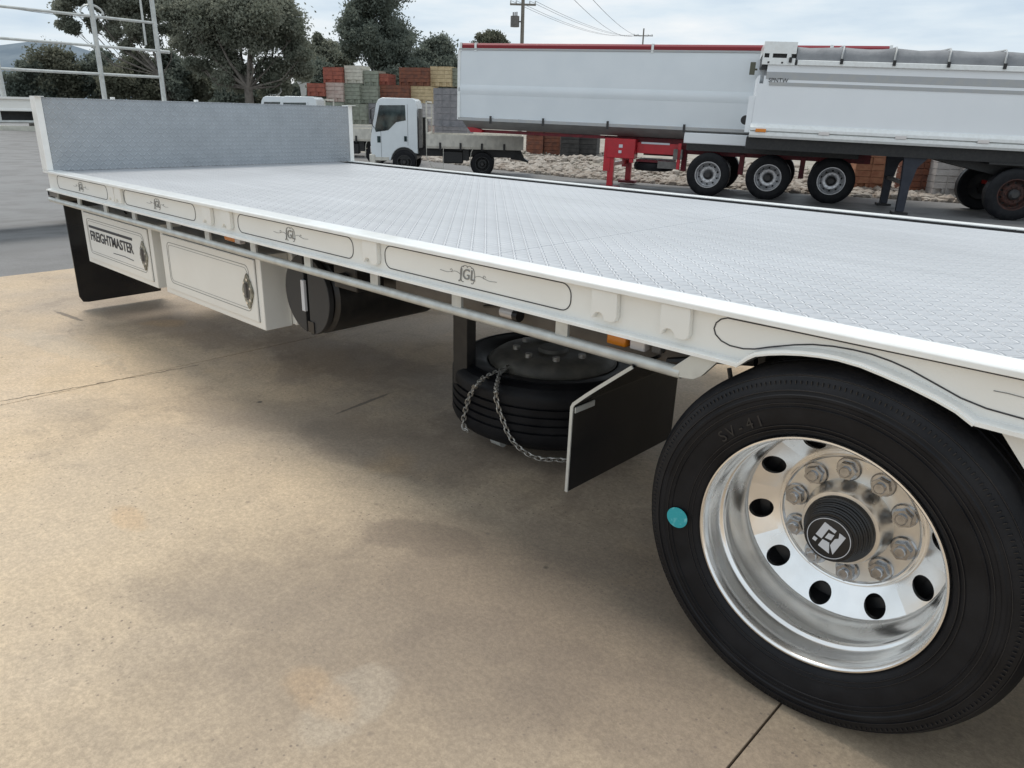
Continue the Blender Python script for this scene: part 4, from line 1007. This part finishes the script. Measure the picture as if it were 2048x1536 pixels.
def pack(px0, px1, yt, yb, D, colour, label, nl=None, depth=1.0, slots=True, rz=None):
    c = dep((px0+px1)/2, (yt+yb)/2, D)
    w = (px1-px0)*D/FOC*1.0; h = (yb-yt)*D/FOC*.97
    a = rad(30) if rz is None else rad(rz)
    dn = Vector((-math.sin(a), math.cos(a), 0))
    o = empty('brick_pack', (c.x+dn.x*depth/2, c.y+dn.y*depth/2, c.z-h/2), a)
    tag(o, label, 'brick pack', 'packs of bricks and blocks')
    w /= max(.6, math.cos(abs(a-YAW)))
    nc = max(2, round(w/.42)); nl = nl or max(3, round(h/.17))
    g = .008
    for j in range(nl):
        m = MB(); z0, z1 = h*j/nl+g, h*(j+1)/nl-g*.3
        for i in range(nc):
            if j == 0 and slots and nc > 1:
                x0, x1 = -w/2+w*i/nc, -w/2+w*(i+1)/nc; q = (x1-x0)*.26
                m.box(x0+g, random.uniform(-.01, 0)-depth/2, z0, x0+q, depth/2, z1); m.box(x1-q, -depth/2, z0, x1-g, depth/2, z1)
            else:
                m.box(-w/2+w*i/nc+g, -depth/2+random.uniform(-.018, .006), z0, -w/2+w*(i+1)/nc-g, depth/2, z1)
        m.box(-w/2+.03, -depth/2+.05, z0, w/2-.03, depth/2-.05, z1+.004)
        m.build('brick_course', BM[colour], o)
    m = MB()
    for i in range(1, nc): m.box(-w/2+w*i/nc-.012, -depth/2-.022, .0, -w/2+w*i/nc+.012, -depth/2-.019, h)
    m.box(-w/2, -depth/2-.022, h, w/2, depth/2, h+.004)
    m.build('strapping', BM[colour], o)
    return o
random.seed(9)
D1 = 36
PK = [(645, 685, 135, 166, 'red', 'red brick pack at the top left of the stacks, against the dark trees'),
      (688, 725, 132, 166, 'cream', 'cream brick pack on top of the sage blocks, right of the red pack'),
      (726, 757, 142, 171, 'sage', 'sage green block pack on the top tier between the cream and red packs'),
      (758, 777, 148, 171, 'red', 'narrow red pack on the top tier beside the gap'),
      (797, 858, 136, 171, 'brown', 'wide brownish red pack on the top tier, left of the yellow one'),
      (860, 903, 134, 172, 'yellow', 'yellow brick pack on the top tier with fork slots showing'),
      (904, 940, 137, 173, 'sage', 'greenish block pack at the top right, half hidden by the tipper'),
      (613, 650, 167, 192, 'red', 'low red pack leaning behind the truck roof'),
      (651, 687, 166, 203, 'pink', 'pinkish white brick pack in the second tier under the red pack'),
      (688, 720, 168, 206, 'sage', 'sage block pack in the second tier, left one of a pair'),
      (721, 757, 172, 206, 'sage', 'sage block pack in the second tier, right one of a pair'),
      (758, 819, 171, 206, 'brown', 'brown brick pack in the second tier above the truck cab'),
      (820, 864, 173, 206, 'yellow', 'yellow brick pack in the second tier below the wide brownish one'),
      (650, 687, 205, 246, 'sage', 'block pack in the lower tier just behind the headboard end'),
      (689, 734, 208, 248, 'sage', 'sage block pack in the lower tier beside the headboard end'),
      (736, 790, 208, 248, 'grey', 'brownish grey block pack in the lower tier, left of the truck cab'),
      (792, 838, 208, 248, 'grey', 'grey block pack in the lower tier directly behind the truck cab'),
      (840, 864, 208, 250, 'pale', 'pale block pack in the lower tier, right of the truck cab'),
      (690, 745, 250, 290, 'pink', 'pale pack at the bottom of the stacks, left of the truck cab'),
      (747, 840, 250, 290, 'pale', 'pale pack at the bottom of the stacks, behind the truck cab'),
      (842, 866, 252, 292, 'pink', 'narrow pale pack at the bottom of the stacks behind the truck tray')]
for a, b, c, d, col, lab in PK: pack(a, b, c, d, D1, col, lab)
pack(866, 935, 178, 252, 33, 'grey', 'tall shrink wrapped grey block pack beside the tipper front corner', nl=6, slots=False)
pack(868, 935, 254, 300, 33, 'grey', 'grey block pack under the tall wrapped one beside the tipper')
for (a, b, c, d, D, col, lab) in [(1052, 1086, 262, 308, 31, 'brown', 'tan brown brick pack seen under the red tipper, leftmost there'),
      (1088, 1120, 262, 309, 31, 'brown', 'dark brown brick pack under the red tipper, second from the truck'),
      (1121, 1158, 262, 313, 30, 'dark', 'black block pack under the red tipper, left one of two'),
      (1159, 1194, 262, 316, 30, 'dark', 'black block pack under the red tipper, beside the red landing leg')]:
    pack(a, b, c, d, D, col, lab, slots=False)
pack(1712, 1778, 290, 380, 20.6, 'orange', 'orange brick pack between the rear tipper wheel and the black landing legs', nl=7, rz=40)
pack(1826, 1868, 300, 388, 20.2, 'brown', 'brown brick pack right of the black landing legs', nl=7, rz=40, slots=False)
pack(1872, 1924, 300, 391, 19.8, 'pale', 'pale grey block pack under the white tipper, left one of two', nl=7, rz=40)
pack(1926, 1972, 300, 397, 19.6, 'pale', 'pale grey block pack under the white tipper, right one of two', nl=7, rz=40)
# white sign beside the trees
p = dep(607, 167, 44)
o = empty('yard_sign', (p.x, p.y, -.2), rad(35)); tag(o, 'small white sign on a post in front of the dark trees', 'sign')
bx('post', GALV, o, -.05, -.05, 0, .05, .05, p.z+.3); m = MB(); m.prism([(-.38, p.z+.30), (.42, p.z+.25), (.42, p.z+.05), (.2, p.z), (.15, p.z-.45), (-.15, p.z-.5), (-.2, p.z)], -.09, -.055, 'y'); m.build('board', LIPW, o)
p = dep(545, 188, 40)
o = empty('flood_light', (p.x, p.y, -.25), rad(35)); tag(o, 'white flood light on a thin mast above the headboard', 'lamp')
bx('mast', GALV, o, -.03, -.03, 0, .03, .03, p.z+.1); bx('lamp_head', LIPW, o, -.3, -.2, p.z+.1, .35, .2, p.z+.25, bevel=.03)
m = MB(); m.tube([(.3, 0, p.z+.2), (.5, 0, p.z+.4), (.45, 0, p.z+.6)], .05, 6); m.build('bracket', LIPW, o)

# ------------------------------------------------------------------ POLES AND WIRES
def power_pole(px, y_top, D, arms, tr=None, r=.15, lab=''):
    t = dep(px, y_top, D); t0 = dep(px, 120, D)
    o = empty('power_pole', (t0.x, t0.y, G)); tag(o, lab, 'power pole', 'power poles behind the tippers')
    h = t.z-G
    m = MB(); m.cyl((0, 0, 0), (0, 0, h), r*1.25, r*.85, n=12); m.build('pole', WOODP, o)
    ends = []
    for zpx, half in arms:
        z = dep(px, zpx, D).z-G
        a = YAW; m = MB(); m.box(-half, -.06, z-.07, half, .06, z+.07, Matrix.Rotation(a, 4, 'Z')); m.build('cross_arm', WOODP, o)
        m = MB()
        for k in (-1, -.55, .55, 1):
            x, y = half*k*.95*math.cos(a), half*k*.95*math.sin(a); m.cyl((x, y, z+.07), (x, y, z+.28), .05, n=8); ends.append(Vector((t0.x+x, t0.y+y, G+z+.28)))
        m.build('insulators', GALV, o)
    if tr:
        z = dep(px, tr, D).z-G; q = Vector((-math.cos(YAW)*.62, -math.sin(YAW)*.62, 0))
        m = MB(); m.cyl((q.x, q.y, z-.45), (q.x, q.y, z+.35), .36, n=16); m.box(-.5, -.05, z-.1, 0, .05, z, Matrix.Rotation(YAW, 4, 'Z'))
        for k in (-.2, 0, .2): m.cyl((q.x+k, q.y, z+.35), (q.x+k, q.y, z+.65), .05, n=8)
        m.build('transformer', CHGREY, o)
    return ends
e1 = power_pole(1043, -60, 62, [(14, 1.05), (-45, 1.0)], 45, .15, 'nearer timber power pole with a transformer, rising behind the red railed tipper')
e2 = power_pole(1283, 59, 150, [(73, 1.9)], None, .16, 'distant power pole with one cross arm above the red railed tipper')
def wire(a, b, sag, nm='power_line', r=.012, lab=None):
    a, b = Vector(a), Vector(b); m = MB(); m.tube([a.lerp(b, t)-Vector((0, 0, 4*sag*t*(1-t))) for t in [i/24 for i in range(25)]], r, 4)
    tag(m.build(nm, DARKG), lab, 'power line')
for i in range(4): wire(e1[i], e2[i], 1.2, r=.016, lab=f'thin overhead wire, {["leftmost", "second", "third", "rightmost"][i]} of the lower run between the two power poles')
for i in range(2): wire(dep(1120+40*i, -30, 50), e2[1+2*i], 1.5, r=.018, lab=['thin wire coming down from the top edge to the distant pole', 'right hand thin wire dropping from the top edge to the distant pole'][i])
wire(dep(-60, 3, 45), dep(330, 42, 60), .3, r=.02, lab='dark overhead wire crossing the sky at the top left corner')

# ------------------------------------------------------------------ TREES
def tree(lab, D, blobs, trunk, mt, n, leaf=.2, flat=.8, seed=1, cat='tree', group='trees beyond the yard', dspread=1.0, clump=1.0):
    rnd = random.Random(seed); b0 = dep(trunk[0], 200+trunk[0]*.0276, D); base = Vector((b0.x, b0.y, -.3))
    o = empty('gum_tree', base); tag(o, lab, cat, group)
    B = []
    for x, y, r in blobs:
        c = dep(x, y, D)+Vector(AF)*rnd.uniform(-1, 1)*r*D/FOC*dspread*.8; B.append((c-base, r*D/FOC))
    tot = sum(r*r for _, r in B); m = MB()
    # leaf clumps: every blob holds several clumps, every clump many leaves
    clumps = []
    for c, r in B:
        k = max(6, int(26*clump*(r/1.5)**1.6)); 
        for _ in range(k):
            v = Vector((rnd.gauss(0, 1), rnd.gauss(0, 1), rnd.gauss(0, 1))).normalized()*(rnd.random()**.45)*r
            v.z *= flat; clumps.append((c+v, rnd.uniform(.22, .44)*min(r, 2.2)+.14))
    per = max(4, int(2.5*n/len(clumps)))
    for c, r in clumps:
        for _ in range(per):
            v = Vector((rnd.gauss(0, .5), rnd.gauss(0, .5), rnd.gauss(0, .42)))*r; p = c+v
            s = leaf*rnd.uniform(.5, 1.15); a = Vector((rnd.uniform(-1, 1), rnd.uniform(-1, 1), rnd.uniform(-1.3, .4))).normalized(); u = a.orthogonal().normalized()
            u = (Matrix.Rotation(rnd.uniform(0, 6.28), 3, a) @ u)
            i = len(m.v); m.v += [tuple(p-u*s*.28), tuple(p+a*s*.5), tuple(p+u*s*.28), tuple(p-a*s*.5)]; m.f.append((i, i+1, i+2, i+3))
    me = bpy.data.meshes.new('crown'); me.from_pydata(m.v, [], m.f); me.update(); me.materials.append(mt)
    link('crown', me, o)
    # trunk and limbs
    t = MB(); tr = trunk[1]
    fork = Vector((0, 0, max(1.2, (sum(c.z for c, _ in B)/len(B))*.5)))
    t.cyl((0, 0, 0), fork, tr*.8, tr*.55, n=10)
    for c, r in B:
        mid = fork.lerp(c, .5)+Vector((rnd.uniform(-.4, .4), rnd.uniform(-.4, .4), -.12*(c-fork).length))
        rr = tr*.27*min(1, (r/2.0)+.3); t.cyl(fork, mid, rr, rr*.7, n=7, caps=False); t.cyl(mid, c, rr*.7, rr*.25, n=6, caps=False)
        for _ in range(3):
            v = Vector((rnd.gauss(0, 1), rnd.gauss(0, 1), rnd.gauss(.3, 1))).normalized()*r*.8; t.cyl(c.lerp(mid, .3), c+v, rr*.3, rr*.08, n=5, caps=False)
    t.build('trunk', BARK, o)
    return o
tree('tall open gum tree at the far left with sky showing through its crown', 42,
     [(150, 22, 26), (205, -25, 48), (133, 50, 12), (240, 12, 34), (285, -40, 55), (268, 70, 22), (165, -10, 35), (225, 60, 16), (320, 10, 28), (310, 80, 18), (180, 45, 12), (250, 95, 12), (225, 20, 30), (190, 10, 22), (300, 45, 28), (150, 60, 12), (345, 60, 18), (260, -10, 40)], (330, .26), LEAF1, 27000, .19, seed=3, clump=.9)
tree('largest dense gum tree rising over the headboard, left of the sky gap', 39,
     [(400, 5, 58), (470, -25, 75), (545, 40, 52), (572, 88, 38), (430, 70, 38), (365, 85, 28), (505, 95, 42), (590, 70, 20), (535, 140, 40), (470, 150, 34), (590, 135, 28), (365, 35, 30), (560, 5, 34), (610, 110, 14), (395, 130, 20), (440, 115, 34), (520, 50, 60), (420, 40, 50), (500, 10, 60)], (500, .38), LEAF1, 42000, .19, seed=5)
tree('broad gum crown with pale trunk in the middle of the sky, behind the brick packs', 52,
     [(752, 0, 48), (765, -35, 45), (715, 62, 34), (785, 60, 44), (745, 90, 44), (800, 105, 28), (700, 92, 20), (770, 120, 34), (815, 128, 18), (724, 30, 34)], (762, .34), LEAF2, 26000, .22, seed=8)
tree('round dark tree just left of the tipper front', 58,
     [(868, 98, 30), (885, 118, 30), (850, 125, 26), (902, 132, 20), (870, 150, 30), (838, 140, 16), (900, 160, 20)], (872, .3), LEAF2, 15000, .24, seed=9)
tree('small far tree peeping over the red top rail left of the power pole', 95,
     [(978, 72, 14), (962, 76, 11), (998, 76, 13), (985, 88, 20), (960, 92, 14), (1008, 88, 10), (985, 110, 26)], (984, .3), LEAF3, 5000, .34, seed=10)
tree('middling grey green tree in the dip between the two tallest crowns', 56,
     [(640, 100, 26), (668, 108, 28), (622, 128, 24), (655, 142, 34), (685, 128, 22), (620, 165, 24), (640, 80, 10)], (650, .28), LEAF1, 16000, .23, seed=12)
for i, (x, y, r, lab) in enumerate([(55, 150, 42, 'low dark tree at the far left edge in front of the blue hill'), (118, 140, 40, 'rounded dark tree in front of the hill, second from the left edge'),
     (195, 138, 42, 'low dark tree behind the leftmost rack posts'), (262, 136, 40, 'olive tree below the sky holes, between the rack posts'), (335, 140, 42, 'dark tree right of the right rack post'),
     (405, 160, 40, 'low dark tree under the gap of the large gum'), (470, 176, 34, 'low shadowy tree just above the headboard middle'), (545, 176, 34, 'low shadowy tree above the headboard, left of the white roofs')]):
    tree(lab, 50+i % 3, [(x, y, r), (x-r*.6, y+18, r*.7), (x+r*.6, y+16, r*.7), (x, y+34, r*.95), (x+r*.3, y-r*.35, r*.5), (x-r*.9, y+42, r*.6), (x+r*.9, y+42, r*.6)], (x, .22), LEAF3 if i % 2 else LEAF2, 8500, .25, seed=20+i, clump=.9)
for i, (x, y, r, lab) in enumerate([(640, 150, 30, 'grey green bush mass behind the top left red pack'), (835, 140, 26, 'low bushy crown between the middle gum and the round dark tree'), (600, 188, 34, 'low bush mass behind the truck roofs'), (790, 178, 36, 'dark bush behind the gap in the brick packs'), (900, 178, 34, 'dark bush behind the yellow brick packs'), (700, 176, 34, 'dark bush behind the cream and sage packs')]):
    tree(lab, 52, [(x, y, r), (x-r*.8, y+14, r*.7), (x+r*.8, y+14, r*.7), (x, y+30, r)], (x, .2), LEAF2, 6000, .26, seed=40+i, cat='bush')
# small plants on the bank
rnd = random.Random(6); m = MB()
for k in range(2600):
    x = rnd.uniform(-28, 4); y = edge_y(x)+rnd.uniform(.5, 9); 
    if math.sin(x*1.3+y)*math.sin(x*.4-y*.7) < .45: continue
    for _ in range(3):
        z = bank_z(x, y); h = rnd.uniform(.06, .22); a = rnd.uniform(-.1, .1); b = rnd.uniform(-.1, .1); i = len(m.v)
        m.v += [(x-.01, y, z), (x+.01, y, z), (x+a, y+b, z+h)]; m.f.append((i, i+1, i+2))
me = bpy.data.meshes.new('weeds'); me.from_pydata(m.v, [], m.f); me.materials.append(LEAF3)
tag(link('weeds', me), 'thin dry weeds growing in the rubble bank', 'weeds', kind='stuff')
